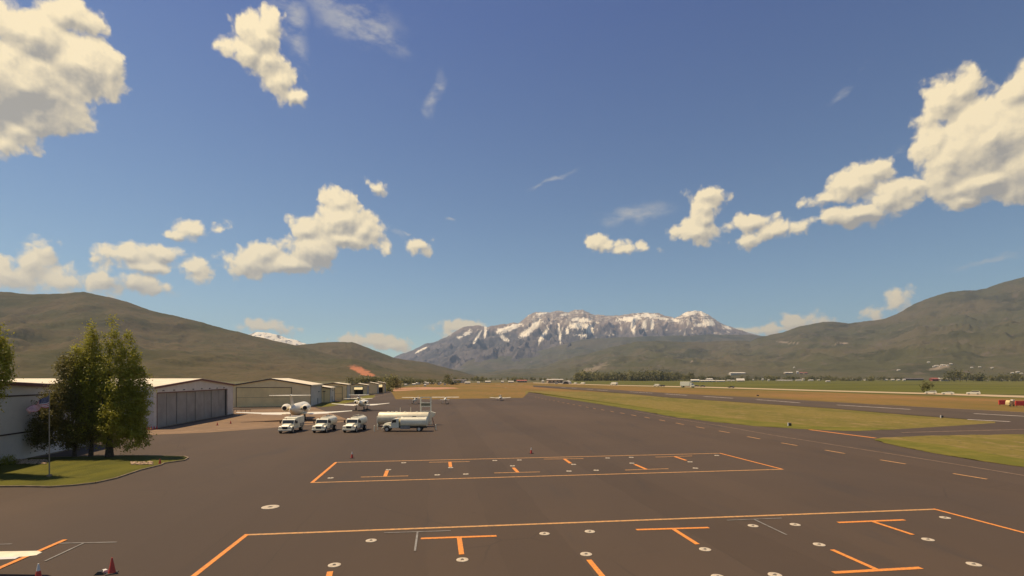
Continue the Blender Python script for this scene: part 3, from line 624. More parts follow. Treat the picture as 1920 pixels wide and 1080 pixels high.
# ------------------------------------------------------------------ hangars
def hangar(name, label, corner, rot, Wd, L, eave, ridge, wall, roof, trim, front=None, door=None, doormat=None, group=None, mono=False, split=0, panels=0, sill=True, side_door=None, tilt=False, gutter=None):
    """local x along the front (0..Wd), y going back (0..L); corner = left front corner"""
    t = thing(name, label, 'hangar', corner, rot, group)
    mid = Wd / 2
    b = MB(); T = .12
    d = door
    def top(x): return ridge - (ridge - eave) * abs(x - mid) / mid
    if d:
        x0, x1, h = d
        b.bx(0, x0, 0, T, 0, eave) if x0 > 0 else None
        b.bx(x1, Wd, 0, T, 0, eave)
        b.prism([(x0, h), (x1, h), (x1, eave), (x0, eave)], 0, T)
        b.prism([(0, eave), (Wd, eave), (mid, ridge)], 0, T)
        # dark reveal behind
    else:
        b.prism([(0, 0), (Wd, 0), (Wd, eave), (mid, ridge), (0, eave)], 0, T)
    fw = b.build('gable_wall', wall, t)
    b = MB(); b.prism([(0, 0), (Wd, 0), (Wd, eave), (mid, ridge), (0, eave)], L - T, L); b.build('gable_wall', wall, t)
    b = MB(); b.bx(0, T, T, L - T, 0, eave - .02); b.build('side_wall', front or wall, t)
    b = MB(); b.bx(Wd - T, Wd, T, L - T, 0, eave - .02); b.build('side_wall', front or wall, t)
    ov = .35; rs = (ridge - eave) / mid
    b = MB()
    for sgn in (-1, 1):
        xe = mid + sgn * (mid + ov); ze = ridge - rs * (mid + ov) + .04
        b.prism([(mid, ridge + .04), (xe, ze), (xe, ze + .14), (mid, ridge + .18)], -ov, L + ov)
    b.build('roof', roof, t)
    b = MB()
    for sgn in (-1, 1):
        xe = mid + sgn * (mid + ov); ze = ridge - rs * (mid + ov)
        b.prism([(mid, ridge - .22), (xe, ze - .22), (xe, ze + .12), (mid, ridge + .12)], -ov - .06, -ov - .005)
    b.build('fascia', trim, t)
    b = MB(); b.bx(Wd + ov, Wd + ov + .14, -ov, L + ov, eave - rs*ov - .2, eave - rs*ov - .01); b.build('gutter', gutter or trim, t)
    for q in (.05, L - .25): b = MB(); b.bx(Wd + .01, Wd + .12, q, q + .15, 0, eave - .3); b.build('downspout', trim, t)
    if d:
        x0, x1, h = d
        b = MB(); b.bx(x0 - .16, x0, -.05, -.004, 0, h + .16); b.bx(x1, x1 + .16, -.05, -.004, 0, h + .16); b.bx(x0, x1, -.05, -.004, h, h + .16); b.build('door_frame', trim, t)
        if tilt:   # half open lift door, its lower leaf swung out into the sun
            b = MB(); b.bx(x0, x1, 3.0, 3.1, 0, h); b.build('interior_shade_sheet', m_dark, t)  # dark sheet stands in for the shade inside the open hangar
            q = MB(); hh = h * .62
            q.prism([(x0, 0), (x1, 0), (x1, .1), (x0, .1)], 0, hh); o = q.build('door_leaf', doormat, t); o.location = (0, -hh * .82, h - hh * .57); o.rotation_euler = (math.radians(35), 0, 0)
        elif panels:
            w = (x1 - x0) / panels
            for k in range(panels):
                b = MB(); yy = .28 + .13 * (k % 2); b.bx(x0 + k*w - .04, x0 + (k+1)*w + .04, yy, yy + .09, 0, h); b.bx(x0 + (k+1)*w - .1, x0 + (k+1)*w - .01, yy - .05, yy - .004, 0, h)
                b.build('sliding_door_panel', doormat, t)
            b = MB(); b.bx(x0, x1, -.12, .2, 0, .03); b.build('door_track', m_dark, t)
            for k in range(panels): b = MB(); b.box((x0 + (k+.5)*w, -.12, h + .45), (.35, .22, .2)); b.build('wall_light', m_grey, t)
        else:
            n = split + 1
            for k in range(n):
                b = MB(); b.bx(x0, x1, .06, .14, k*h/n + .03, (k+1)*h/n - .03)
                for q in range(1, 6): b.bx(x0 + (x1-x0)*q/6 - .05, x0 + (x1-x0)*q/6 + .05, .03, .058, k*h/n + .03, (k+1)*h/n - .03)
                b.build('door_leaf', doormat, t)
            b = MB(); b.bx(x0, x1, .145, .2, 0, h); b.build('door_seal', m_trimd, t)
    if side_door:
        y, w = side_door; b = MB(); b.bx(Wd + .005, Wd + .06, y, y + w, 0, 2.1); b.build('side_door', m_dark, t)
        b = MB(); b.box((Wd + .18, y + w + 1, 4.3), (.3, .3, .35)); b.build('wall_light', m_grey, t)
    b = MB(); b.bx(-.25, Wd + .25, -.2, -.07, 0, .12); b.bx(Wd + .13, Wd + .3, -.2, L, 0, .12); b.build('foundation', m_curb, t)
    return t

A2 = g2(288, 804); B2 = g2(437, 776.3); r2 = math.atan2(B2.y - A2.y, B2.x - A2.x)
hangar('hangar', 'white gabled hangar with a wide row of grey sliding doors, beside the tall poplars', A2, r2, (B2 - A2).length, 34, 7.35, 8.75, m_hwall, m_roofw, m_trimr, front=m_hwall_s, door=(1.2, 33.6, 6.25), doormat=m_door, panels=8, group='hangars along the apron', gutter=m_roofw)
A1 = g2(-250, 925); B1 = g2(175, 834); A1 = B1 + (A1 - B1).normalized() * 52; r1 = math.atan2(B1.y - A1.y, B1.x - A1.x)
t1 = hangar('hangar', 'large grey sided hangar with dark red roof edge, behind the lawn and flagpole', A1, r1, 52, 30, 7.75, 8.95, m_h1, m_roofw, m_trimr, front=m_hwall_s, group='hangars along the apron')
b = MB(); b.bx(.5, 51.5, -.06, -.003, 7.0, 7.16); b.build('wall_trim', m_trimd, t1); b = MB(); b.bx(8, 51.5, -.06, -.003, 2.95, 3.1); b.build('wall_trim', m_trimd, t1)
r3 = math.radians(13)
c3 = Vector((-86.4, 155.7, 0))
hangar('hangar', 'tan gabled hangar with a closed two leaf door and bright white roof', c3, r3, 23, 26, 6.75, 8.8, m_tanw, m_roofw, m_trimd, front=m_hwall_s, door=(1.6, 17.3, 6.0), doormat=m_tand, split=1, side_door=(15, 1.1), group='hangars along the apron', gutter=m_roofw)
def small(label, px, py, Wd, L, eave, ridge, **k):
    r = math.radians(12); p = g2(px, py); c = p - Vector((math.cos(r), math.sin(r), 0)) * Wd
    return hangar('hangar', label, c, r, Wd, L, eave, ridge, m_tanw, m_roofw, m_trimd, front=m_hwall_s, group='hangars along the apron', gutter=m_roofw, **k)
small('lowest small tan hangar, right behind the large tan one', 618.5, 755, 8, 13, 5.4, 6.0, side_door=(5, 1.0))
small('small tan hangar with a tall sunlit door, second behind the large tan one', 650, 750.3, 10, 14, 6.3, 7.0, door=(4.6, 8.2, 5.4), doormat=m_tand, split=1)
small('small grey sided hangar with lower half open yellow door leaf, middle of the row', 688, 741, 9.5, 14, 5.3, 6.1, door=(3.2, 7.4, 4.6), doormat=m_yelp, tilt=True)
small('plain grey sided hangar between the two hangars with open yellow doors', 707.5, 738.5, 9, 15, 5.7, 6.6)
small('last small hangar at the far end of the row with a raised yellow door leaf', 721.5, 736.5, 9, 13, 5.9, 6.8, door=(3.6, 7.6, 5.4), doormat=m_yelp, tilt=True)

# ------------------------------------------------------------------ aircraft
def wheel(parent, name, x, y, r, w, rim=True, n=16):
    b = MB(); b.tube((x, y - w/2, r), (x, y + w/2, r), r, n=n); o = b.build(name, m_rubber, parent, True)
    if rim:
        q = MB(); q.tube((x, y - w/2 - .015, r), (x, y + w/2 + .015, r), r*.58, n=12); q.build('rim', m_rim, o, True)
    return o
def jet(name, label, loc, rz, L=20., span=22., rad=1.05, h=6.0, group=None):
    t = thing(name, label, 'jet', loc, rz, group); zc = 1.05 + rad; s = L / 20.
    b = MB(); b.body([(L/2, .05, zc-.35, .05),(L/2-.35*s, .33, zc-.3, .3),(L/2-1.2*s, .66*rad, zc-.12, .62*rad),(L/2-2.4*s, .92*rad, zc, .92*rad),(L/2-3.6*s, rad, zc, rad),(-L/2+8*s, rad, zc, rad),(-L/2+5*s, .88*rad, zc+.08, .9*rad),(-L/2+2.5*s, .55*rad, zc+.25, .62*rad),(-L/2+.8*s, .25*rad, zc+.4, .34*rad),(-L/2, .09, zc+.45, .14)], 20)
    fu = b.build('fuselage', m_white, t, True)
    b = MB(); b.body([(L/2-1.35*s, .52*rad, zc+.36*rad, .16),(L/2-1.9*s, .80*rad, zc+.5*rad, .26),(L/2-2.5*s, .74*rad, zc+.62*rad, .2)], 12); b.build('windscreen', m_glass, t, True)
    for k in range(6):
        for sg in (-1, 1): b = MB(); b.box((L/2-4.2*s - k*1.0*s, sg*rad*.965, zc + .28), (.36, .1, .4)); b.build('cabin_window', m_glass, fu)
    for sg in (-1, 1):
        b = MB(); b.slab((2.0*s, sg*.5, 1.35), 4.6*s, .42, (-1.4*s, sg*span*.30, 1.62), 2.6*s, .26, 'Y'); b.slab((-1.4*s, sg*span*.30, 1.62), 2.6*s, .26, (-3.6*s, sg*span*.5, 2.0), 1.1*s, .12, 'Y')
        w = b.build('wing', m_white, t, True); fix_normals(w)
        b = MB(); b.slab((-1.4*s-2.3*s, sg*span*.12, 1.40), .9*s, .16, (-1.4*s-2.45*s, sg*span*.29, 1.56), .7*s, .1, 'Y'); o = b.build('flap', m_ref, w, True); fix_normals(o)
        b = MB(); ex = -L/2 + 6.4*s; R = rad*.60; ey = sg*(rad*.9 + R); ez = zc + .42
        b.body([(ex+1.5, R*.82, ez, R*.82),(ex+1.3, R, ez, R),(ex, R*1.04, ez, R*1.04),(ex-1.2, R*.8, ez, R*.8),(ex-1.5, R*.62, ez, R*.62)], 18)
        for v in range(len(b.v)): b.v[v] = (b.v[v][0], b.v[v][1] + ey, b.v[v][2])
        e = b.build('engine', m_white, t, True)
        b = MB(); b.tube((ex+1.49, ey, ez), (ex+1.53, ey, ez), R*.7, n=18); b.build('engine_inlet', m_inlet, e)
        b = MB(); b.tube((ex-1.49, ey, ez), (ex-1.56, ey, ez), R*.5, n=18); b.build('engine_exhaust', m_inlet, e)
        b = MB(); b.box((ex, sg*(rad*.6 + .3), ez), (1.6, 1.0, .18)); b.build('pylon', m_white, e)
        b = MB(); b.slab((-L/2+1.1*s, sg*.05, h-.35), 1.7*s, .16, (-L/2+.2*s, sg*span*.17, h-.32), .8*s, .08, 'Y'); o = b.build('tailplane', m_white, t, True); fix_normals(o)
    b = MB(); b.slab((-L/2+4.6*s, 0, zc+.6), 4.0*s, .32, (-L/2+1.3*s, 0, h-.2), 2.0*s, .2, 'Z'); o = b.build('tail_fin', m_white, t, True); fix_normals(o)
    b = MB(); b.body([(-L/2+1.6*s, .05, h-.33, .05),(-L/2+.9*s, .16, h-.33, .17),(-L/2-.5*s, .12, h-.33, .12),(-L/2-.9*s, .03, h-.33, .03)], 10); b.build('tail_bullet', m_white, t, True)
    for (x, y) in ((-1.6*s, 1.5), (-1.6*s, -1.5), (L/2-2.8*s, 0)):
        b = MB(); b.tube((x, y, .3), (x, y, 1.5), .09); b.build('gear_strut', m_grey, t); wheel(t, 'wheel', x, y, .36, .3)
    return t
def light_plane(name, label, loc, rz, high=True, span=10.2, L=7.8, mat=None, dihed=.03, group=None, c0=1.5, c1=1.2):
    mat = mat or m_white; t = thing(name, label, 'light aircraft', loc, rz, group); zc = 1.35 if high else 1.15
    b = MB()
    if high: st = [(L*.38, .12, zc, .12),(L*.36, .42, zc, .36),(L*.2, .5, zc+.02, .45),(L*.13, .54, zc+.2, .68),(-.3, .54, zc+.22, .68),(-1.3, .40, zc+.18, .50),(-L*.45, .16, zc+.2, .22),(-L*.6, .05, zc+.25, .12)]
    else: st = [(L*.40, .12, zc, .12),(L*.38, .42, zc, .36),(L*.2, .52, zc, .45),(L*.02, .56, zc+.02, .50),(-1.2, .46, zc+.04, .44),(-L*.45, .16, zc+.12, .2),(-L*.6, .05, zc+.15, .1)]
    b.body(st, 16, 2.5); b.build('fuselage', mat, t, True)
    b = MB()
    if high: b.body([(L*.2, .40, zc+.45, .05),(L*.12, .555, zc+.62, .24),(-.25, .555, zc+.62, .24),(-.9, .35, zc+.55, .1)], 14, 3); zw = zc + .90; xw = .95
    else: b.body([(L*.2, .30, zc+.42, .05),(L*.08, .50, zc+.62, .38),(-.5, .50, zc+.64, .38),(-1.4, .25, zc+.42, .08)], 14); zw = zc - .28; xw = .95
    b.build('canopy', m_glass, t, True)
    if not high: q = MB(); q.body([(.7, .18, zc+.92, .10), (-.1, .28, zc+.94, .11), (-.7, .2, zc+.88, .1)], 10); q.build('cabin_roof', mat, t, True)
    for sg in (-1, 1):
        zt = zw + dihed * span / 2
        b = MB(); b.slab((xw, sg*.3, zw), c0, .2, (xw-.05-(1.2-c1)*.3, sg*span*.47, zw + dihed*span*.47), c1, .13, 'Y'); b.slab((xw-.05-(1.2-c1)*.3, sg*span*.47, zw + dihed*span*.47), c1, .13, (xw-.05-(1.2-c1)*.3-.25*c1, sg*span*.5, zt), c1*.5, .05, 'Y'); w = b.build('wing', mat, t, True); fix_normals(w)
        b = MB(); b.slab((xw-1.28+(1.2-c1)*.85, sg*span*.30, zw + dihed*span*.30 - .02), .30, .05, (xw-1.2+(1.2-c1)*.75, sg*span*.44, zw + dihed*span*.44 - .02), .28, .04, 'Y'); o = b.build('aileron', m_ref, w); fix_normals(o)
        if high: b = MB(); b.tube((.2, sg*.5, zc-.3), (.3, sg*span*.25, zw - .02), .04); b.build('wing_strut', mat, t)
        b = MB(); b.slab((-L*.5, sg*.03, zc+.22), .85, .09, (-L*.53, sg*1.6, zc+.24), .6, .06, 'Y'); o = b.build('tailplane', mat, t, True); fix_normals(o)
        b = MB(); b.tube((-.1, sg*.4, zc-.4), (-.15, sg*1.15, .24), .045); b.build('gear_leg', mat, t)
        wheel(t, 'wheel', -.15, sg*1.2, .22, .14)
    b = MB(); b.tube((L*.3, 0, zc-.3), (L*.32, 0, .22), .04); b.build('gear_leg', mat, t); wheel(t, 'wheel', L*.32, 0, .19, .12)
    b = MB(); b.slab((-L*.46, 0, zc+.2), 1.1, .1, (-L*.56, 0, zc+1.45), .65, .06, 'Z'); o = b.build('tail_fin', mat, t, True); fix_normals(o)
    b = MB(); b.body([(L*.38+.34, .03, zc, .03), (L*.38+.2, .12, zc, .12), (L*.38, .17, zc, .17)], 12); sp = b.build('spinner', m_grey, t, True)
    b = MB(); b.box((L*.38+.12, 0, zc), (.05, .14, 1.9)); b.build('propeller', m_dark, t)
    return t
PI = math.pi
p = g2(543, 790); jet('business_jet', 'larger white business jet with T tail seen from behind, beside the left fuel truck', p + Vector((.2, 4.2, 0)), math.radians(103), 18.5, 22.6, 1.32, 5.9, 'business jets')
p = g2(664, 770.5); jet('business_jet', 'smaller white business jet with T tail, farther off behind the right-hand fuel truck', p + Vector((1.0, 4, 0)), math.radians(100), 13.2, 15.4, .9, 4.8, 'business jets')
GP = 'light aircraft parked on the apron'
light_plane('light_aircraft', 'white light aircraft with long wing, parked beyond the smaller business jet', g2(672, 752) , math.radians(104), False, 11, 8, None, .02, GP)
light_plane('light_aircraft', 'high wing light aircraft seen nose on above the fuel tank, left of the loading rack', g2(779, 757.5), math.radians(-92), True, 9.4, 7.2, None, .01, GP)
light_plane('light_aircraft', 'high wing light aircraft just right of the loading rack, facing away', g2(835, 757), math.radians(95), True, 9.8, 7.4, None, .01, GP)
light_plane('light_aircraft', 'lone low wing light aircraft with upturned wings at the apron edge', g2(938, 751), math.radians(92), False, 8.6, 7.0, None, .095, GP)
light_plane('light_aircraft', 'cream low wing light aircraft whose wing tip reaches into the lower left corner', Vector((-26.55, 22.5, 0)), math.radians(91), False, 10.2, 7.9, m_cream, .03, GP, .95, .60)

# ------------------------------------------------------------------ fuel trucks
def truck(label, loc, rz, kind, Ln=7.6):
    t = thing('fuel_truck', label, 'truck', loc, rz, 'white fuel trucks'); F0 = Ln / 2; Wd = 2.2; hw = Wd / 2
    b = MB(); b.bx(-F0 + .2, F0 - .5, -.45, .45, .55, .85); b.build('chassis', m_dark, t)
    b = MB(); hx = F0 - .15
    b.prism([(hx, .55), (hx + .02, 1.12), (hx - .25, 1.36), (hx - 1.45, 1.52), (hx - 1.45, .55)], -.62, .62); hood = b.build('hood', m_truckw, t, bevel=.07)
    for sg in (-1, 1):
        b = MB(); b.prism([(hx - .1, .62), (hx - .12, .98), (hx - .42, 1.17), (hx - 1.05, 1.17), (hx - 1.36, .95), (hx - 1.4, .62), (hx - 1.15, .62), (hx - 1.05, .85), (hx - .9, .98), (hx - .55, .98), (hx - .38, .82), (hx - .3, .62)], sg*.6, sg*1.08); o = b.build('fender', m_truckw, t, bevel=.05); fix_normals(o)
        b = MB(); b.box((hx - .02, sg*.80, .98), (.08, .3, .2)); b.build('headlight', m_ref, t, bevel=.02)
        b = MB(); b.tube((hx - 1.75, sg*1.05, 1.5), (hx - 1.7, sg*1.32, 1.6), .025); b.box((hx - 1.7, sg*1.34, 1.7), (.08, .2, .42)); b.build('mirror', m_dark, t)
        wheel(t, 'wheel', hx - .72, sg*.93, .44, .26); wheel(t, 'wheel', -F0 + 1.35, sg*.86, .44, .46)
        b = MB(); b.box((hx - 1.95, sg*(hw - .10 + .015), 1.78), (.62, .05, .46)); b.build('side_window', m_glass, t)
    b = MB(); b.bx(hx + .02, hx + .06, -.40, .40, .72, 1.08); b.build('grille', m_dark, t)
    b = MB(); b.bx(hx - .02, hx + .16, -1.06, 1.06, .42, .66); b.build('bumper', m_truckw, t, bevel=.05)
    c0 = hx - 1.4
    b = MB(); b.prism([(c0 + .05, .6), (c0 + .05, 1.45), (c0 - .32, 2.12), (c0 - .55, 2.2), (c0 - 1.3, 2.2), (c0 - 1.3, .6)], -hw + .1, hw - .1); b.build('cab', m_truckw, t, bevel=.06)
    a = Vector((c0 + .05, 0, 1.47)); e = Vector((c0 - .30, 0, 2.06)); d = (e - a); ang = math.atan2(-d.x, d.z)
    b = MB(); mid = (a + e) / 2 + Vector((.018, 0, .01)); b.box((mid.x, 0, mid.z), (.05, Wd - .46, d.length * .86), ry=-ang); b.build('windscreen', m_glass, t)
    if kind == 'tank':
        x1 = c0 - 1.45; x0 = -F0 + .05
        b = MB(); b.body([(x1, .82, 1.62, .60),(x1 - .12, 1.02, 1.62, .80),(x0 + .12, 1.02, 1.62, .80),(x0, .82, 1.62, .60)], 24, 2.6); tk = b.build('tank', m_truckw, t, True)
        b = MB(); b.bx(x0 + .5, x1 - .4, -.32, .32, 2.40, 2.46); b.box(((x0+x1)/2, 0, 2.52), (.6, .5, .14)); b.build('catwalk', m_grey, tk)
        b = MB()
        for sg in (-1, 1):
            b.tube((x0 + .4, sg*.42, 2.38), (x0 + .4, sg*.42, 2.62), .02); b.tube((x1 - .4, sg*.42, 2.38), (x1 - .4, sg*.42, 2.62), .02); b.tube((x0 + .4, sg*.42, 2.62), (x1 - .4, sg*.42, 2.62), .02)
        b.build('handrail', m_truckw, tk)
        for sg in (-1, 1):
            b = MB(); b.bx(-.9, .7, sg*.62, sg*1.04, .45, .95); o = b.build('side_locker', m_grey, t, bevel=.03); fix_normals(o)
    else:
        x1 = c0 - 1.36; x0 = -F0 + .1
        b = MB(); b.prism([(x0, .62), (x1, .62), (x1, 2.38), (x1 - .15, 2.46), (x0 + .15, 2.46), (x0, 2.38)], -hw + .02, hw - .02); tk = b.build('service_body', m_truckw, t, bevel=.06)
        for k in range(3):
            for sg in (-1, 1):
                b = MB(); b.box((x0 + .75 + k*1.15, sg*(hw - .005), 1.05), (.75, .05, .55)); b.build('locker_door', m_grey if k < 2 else m_truckw, tk)
        b = MB(); b.bx(x0 + .4, x1 - .3, -.6, .6, 2.46, 2.52); b.build('roof_deck', m_grey, tk)
    b = MB(); b.tube((c0 - .6, -.5, 2.2), (c0 - .6, -.5, 2.32), .09); b.build('beacon', m_orange, t, True)
    return t
def fwd(px): return math.atan2(-F, -(px - CX)) - math.radians(19)
truck('boxy white service truck, leftmost of the three facing the camera', g2(543, 812) + Vector((-.7, 2.4, 0)), fwd(543), 'box', 6.6)
truck('white tank truck facing the camera, middle of the three', g2(605, 811) + Vector((-.45, 2.4, 0)), fwd(605), 'tank', 6.8)
truck('white tank truck facing the camera, nearest the long fuel tank', g2(665, 810.5) + Vector((-.6, 2.4, 0)), fwd(665), 'tank', 6.8)
truck('white tank truck seen from its left side, parked in front of the long fuel tank', g2(757, 809.5) + Vector((.1, 1.0, 0)), math.radians(181), 'tank', 7.6)

# long fuel tank on its skid behind the side-on truck
tb = g2(757, 800); t = thing('fuel_storage_tank', 'long cream horizontal fuel storage tank on supports behind the side-on truck', 'fuel tank', tb + Vector((0, .3, 0)), math.radians(-1))
b = MB(); Lh = 4.75; b.body([(Lh, .75, 1.55, .75),(Lh-.12, 1.08, 1.55, 1.08),(Lh-.3, 1.15, 1.55, 1.15),(-Lh+.3, 1.15, 1.55, 1.15),(-Lh+.12, 1.08, 1.55, 1.08),(-Lh, .75, 1.55, .75)], 28); tk = b.build('tank_shell', m_cream, t, True)
for x in (-3.4, 0, 3.4):
    b = MB(); b.bx(x-.15, x+.15, -.9, .9, 0, .85); b.build('support', m_grey, t)
for x in (-.72, 1.25):
    b = MB(); b.tube((x, 0, 2.6), (x, 0, 3.55), .05); b.build('vent_pipe', m_truckw, tk)
for x in (-2.9, -2.2, -1.4, .2, 2.4): b = MB(); b.tube((x, 0, 2.62), (x, 0, 2.82), .22, n=12); b.build('manhole_cover', m_truckw, tk)
b = MB(); b.bx(-Lh-.1, -Lh+.12, -1.0, 1.0, .1, 1.9); b.build('pump_cabinet', m_cream, t, bevel=.04)
t = thing('loading_rack', 'tall white framed loading gantry with cross bars at the right end of the fuel tank', 'gantry', g2(797, 797) + Vector((0, .6, 0)), 0)
for sg in (-1, 1):
    b = MB(); b.tube((sg*.97, 0, 0), (sg*.97, 0, 5.35), .085); b.build('post', m_truckw, t); b = MB(); b.tube((sg*.97, .8, 0), (sg*.97, .8, 5.3), .05); b.build('post', m_truckw, t)
for z in (5.3, 4.25, 3.55, 2.6):
    b = MB(); b.bx(-.93, .93, -.06, .06, z-.07, z+.07); b.build('cross_bar', m_truckw, t)
b = MB(); b.bx(-.9, .9, .1, .75, 2.45, 2.53); b.build('platform', m_grey, t)
b = MB(); b.bx(-.86, .86, .03, .06, 3.65, 4.12); b.build('mesh_panel', M_('greenish_mesh_panel', (.20,.19,.12), .8), t)
b = MB(); b.prism([(1.0, 2.6), (1.9, 2.3), (1.7, 1.7), (1.0, 1.25)], -.5, .5); b.build('hopper', m_cream, t)
t = thing('ladder', 'leaning pale ladder at the right end of the fuel tank', 'ladder', g2(813, 807), 0)
for y in (-.22, .22):
    b = MB(); b.tube((.35, y, 0), (-.25, y, 2.2), .035); b.build('rail', m_trimr, t)
b = MB()
for k in range(7): b.tube((.35-.6*(k+1)/8, -.22, 2.2*(k+1)/8), (.35-.6*(k+1)/8, .22, 2.2*(k+1)/8), .02)
b.build('rungs', m_truckw, t)
for i, (x, y, lb) in enumerate([(702, 809, 'left white bollard standing before the fuel tank'), (708, 806, 'white bollard close against the left end of the fuel tank'), (817, 807, 'pale bollard to the right of the leaning ladder')]):
    b = MB(); b.tube((0,0,0), (0,0,1.0), .085, n=12); b.tube((0,0,1.0), (0,0,1.05), .085, .03, n=12); o = b.build('bollard', m_truckw, None, True, g2(x, y)); setp(o, lb, 'bollard', 'bollards round the fuel tank')

# ------------------------------------------------------------------ cones and chocks
def cone(px, py, label, h=.72, group='red traffic cones', band=0):
    t = thing('traffic_cone', label, 'traffic cone', g2(px, py), random.uniform(0, 1), group)
    b = MB(); b.box((0,0,.02), (.42,.42,.04)); b.build('base', m_dark, t)
    rr = lambda z: .15 - (.15-.025)*z/h
    b = MB(); b.tube((0,0,.04), (0,0,h), rr(0), .025, n=16); bd = b.build('body', m_red, t, True)
    if band: b = MB(); b.tube((0,0,h*.62), (0,0,h*1.005), rr(h*.62)*1.05, .028, n=16); b.build('pale_tip', m_ref, bd, True)
cone(210, 1075, 'large red cone standing beside the dark wheel chocks'); cone(72, 1091, 'red cone with a pale tip at the bottom edge below the wing', .80, band=1)
cone(660, 859, 'small red cone behind the left end of the far marked bay', band=1); cone(996, 850.5, 'small red cone behind the middle of the far marked bay', band=1); cone(300, 871, 'red cone at the tip of the lawn', .6)
cone(407.5, 797.5, 'dark small cone in front of the sliding hangar doors', .6); cone(432.5, 794.5, 'small cone near the corner of the sliding door hangar', .6)
for k, (x, y) in enumerate([(274, 805.5), (279, 806), (284, 806), (289, 805), (294, 804.5)]):
    cone(x, y, ['red cone leftmost in the cluster by the poplar and hangar corner', 'second cone from left in the cluster at the hangar corner', 'middle cone of the cluster at the hangar corner', 'fourth cone from left in the cluster at the hangar corner', 'rightmost cone of the cluster under the hangar doors'][k], .65)
for (x, y, lb, rz) in [(188, 1076.5, 'dark rubber wheel chock, left of the large red cone', .3), (197, 1074, 'pale wheel chock tucked against the large red cone', 1.0)]:
    b = MB(); b.prism([(-.22, 0), (.22, 0), (.06, .15), (-.06, .15)], -.11, .11); o = b.build('wheel_chock', m_dark if 'dark' in lb else m_ref, None, False, g2(x, y)); o.rotation_euler.z = rz; setp(o, lb, 'wheel chock', 'wheel chocks')

# ------------------------------------------------------------------ tie-down pads
m_pad = M_('pale_tie_down_concrete', (.58,.49,.36), .85, var=.12, scale=9, ramp=(.40,.33,.24))
m_well = M_('brown_pad_centre', (.16,.13,.095), .9)  # darker brown for the middle of each pad
ORD = ['first','second','third','fourth','fifth','sixth','seventh','eighth','ninth']
def pad(px, py, r, label, group='round tie-down pads'):
    t = thing('tie_down_pad', label, 'tie-down pad', g2(px, py), 0, group); n = 28
    R = lambda q, z: [(q*math.cos(2*PI*k/n), q*math.sin(2*PI*k/n), z) for k in range(n)]
    b = MB(); b.loft([R(r, 0), R(r, .024), R(r*.97, .028), R(r*.30, .028), R(r*.28, .005)], False); b.build('ring', m_pad, t, True)
    b = MB(); b.loft([R(r*.29, .012), R(.001, .012)], False); b.build('anchor_well', m_well, t)
    b = MB()
    for k in range(8):
        a0, a1 = PI*k/8, PI*(k+1)/8; b.tube((.06*math.cos(a0), 0, .02 + .05*math.sin(a0)), (.06*math.cos(a1), 0, .02 + .05*math.sin(a1)), .012, n=5)
    b.build('anchor_ring', m_grey, t)
pad(507, 951, .58, 'large lone ring pad left of and beyond the near marked bay')
rows = {'upper row of the near marked bay': [(696,1014),(1021,1001),(1106,997),(1412,986.3),(1491,984),(1772,971)],
        'stem ends of the near marked bay': [(627,1060),(867,1050),(1099,1039.5),(1322,1030.5),(1536,1021.5),(1740,1012)],
        'bottom edge of the near marked bay': [(1346,1082),(1453,1078.5),(1826,1058.5)],
        'back row of the far marked bay': [(757,868),(928,863.7),(974,862.8),(1139.5,859),(1183.7,857.8),(1344,854.2)],
        'upper stem row of the far marked bay': [(728.5,881),(845,877),(961,873.8),(1075.5,871),(1185,868.7),(1294,866.2)],
        'front row of the far marked bay': [(620,896.5),(820,890.7),(873.5,889.2),(1067,883.6),(1118,882),(1304,878)]}
for nm, pts in rows.items():
    for k, (x, y) in enumerate(pts): pad(x, y, .30 if 'near' in nm else .27, f'{ORD[k]} round pad from the left, {nm}')

# ------------------------------------------------------------------ flag
fp = g2(92.5, 895); fz = .10
m_pole = M_('dull_metal_pole', (.26,.22,.17), .6, var=.05)
t = thing('flagpole', 'slim pale flagpole standing on the lawn in front of the dark tree', 'flagpole', (fp.x, fp.y, fz))
b = MB(); b.tube((0,0,0), (0,0,7.7), .05, .03, n=10); b.build('pole', m_pole, t, True); b = MB(); b.body([(-.09,.01,0,.01),(-.06,.06,0,.06),(.06,.06,0,.06),(.09,.01,0,.01)], 10); o = b.build('finial', m_pole, t, True); o.location = (0, 0, 7.78)
b = MB(); b.tube((0,0,0), (0,0,.15), .2, n=14); b.build('base', m_curb, t)
nx, nz = 38, 26; FL, FH = 2.15, 1.15; b = MB(); vs = []
def fpt(u, v):
    x = -FL * u * .93; droop = -1.35 * u ** 1.05 - .07 * math.sin(u * 13)
    return (x + .10 * math.sin(v*3 + u*6) * u, .20 * math.sin(u * 11 + v * 2.2) * (u ** .5) + .1*u, 7.42 + droop - FH * v * (1 - .62 * u ** .7) + .03 * math.sin(9*u + 4*v))
for j in range(nz + 1):
    for i in range(nx + 1): vs.append(fpt(i / nx, j / nz))
b.add(vs, []); mi = []
for j in range(nz):
    for i in range(nx):
        b.f.append((j*(nx+1)+i, j*(nx+1)+i+1, (j+1)*(nx+1)+i+1, (j+1)*(nx+1)+i)); s = j // 2
        b.mi.append(2 if (i < nx*.4 and s < 7) else (0 if s % 2 == 0 else 1))
fl = b.build('flag', [m_fred, m_fwhite, m_fblue], None, True, (fp.x, fp.y, fz)); setp(fl, 'red and white striped flag with blue starry corner, blowing left from the flagpole', 'flag')
b = MB()
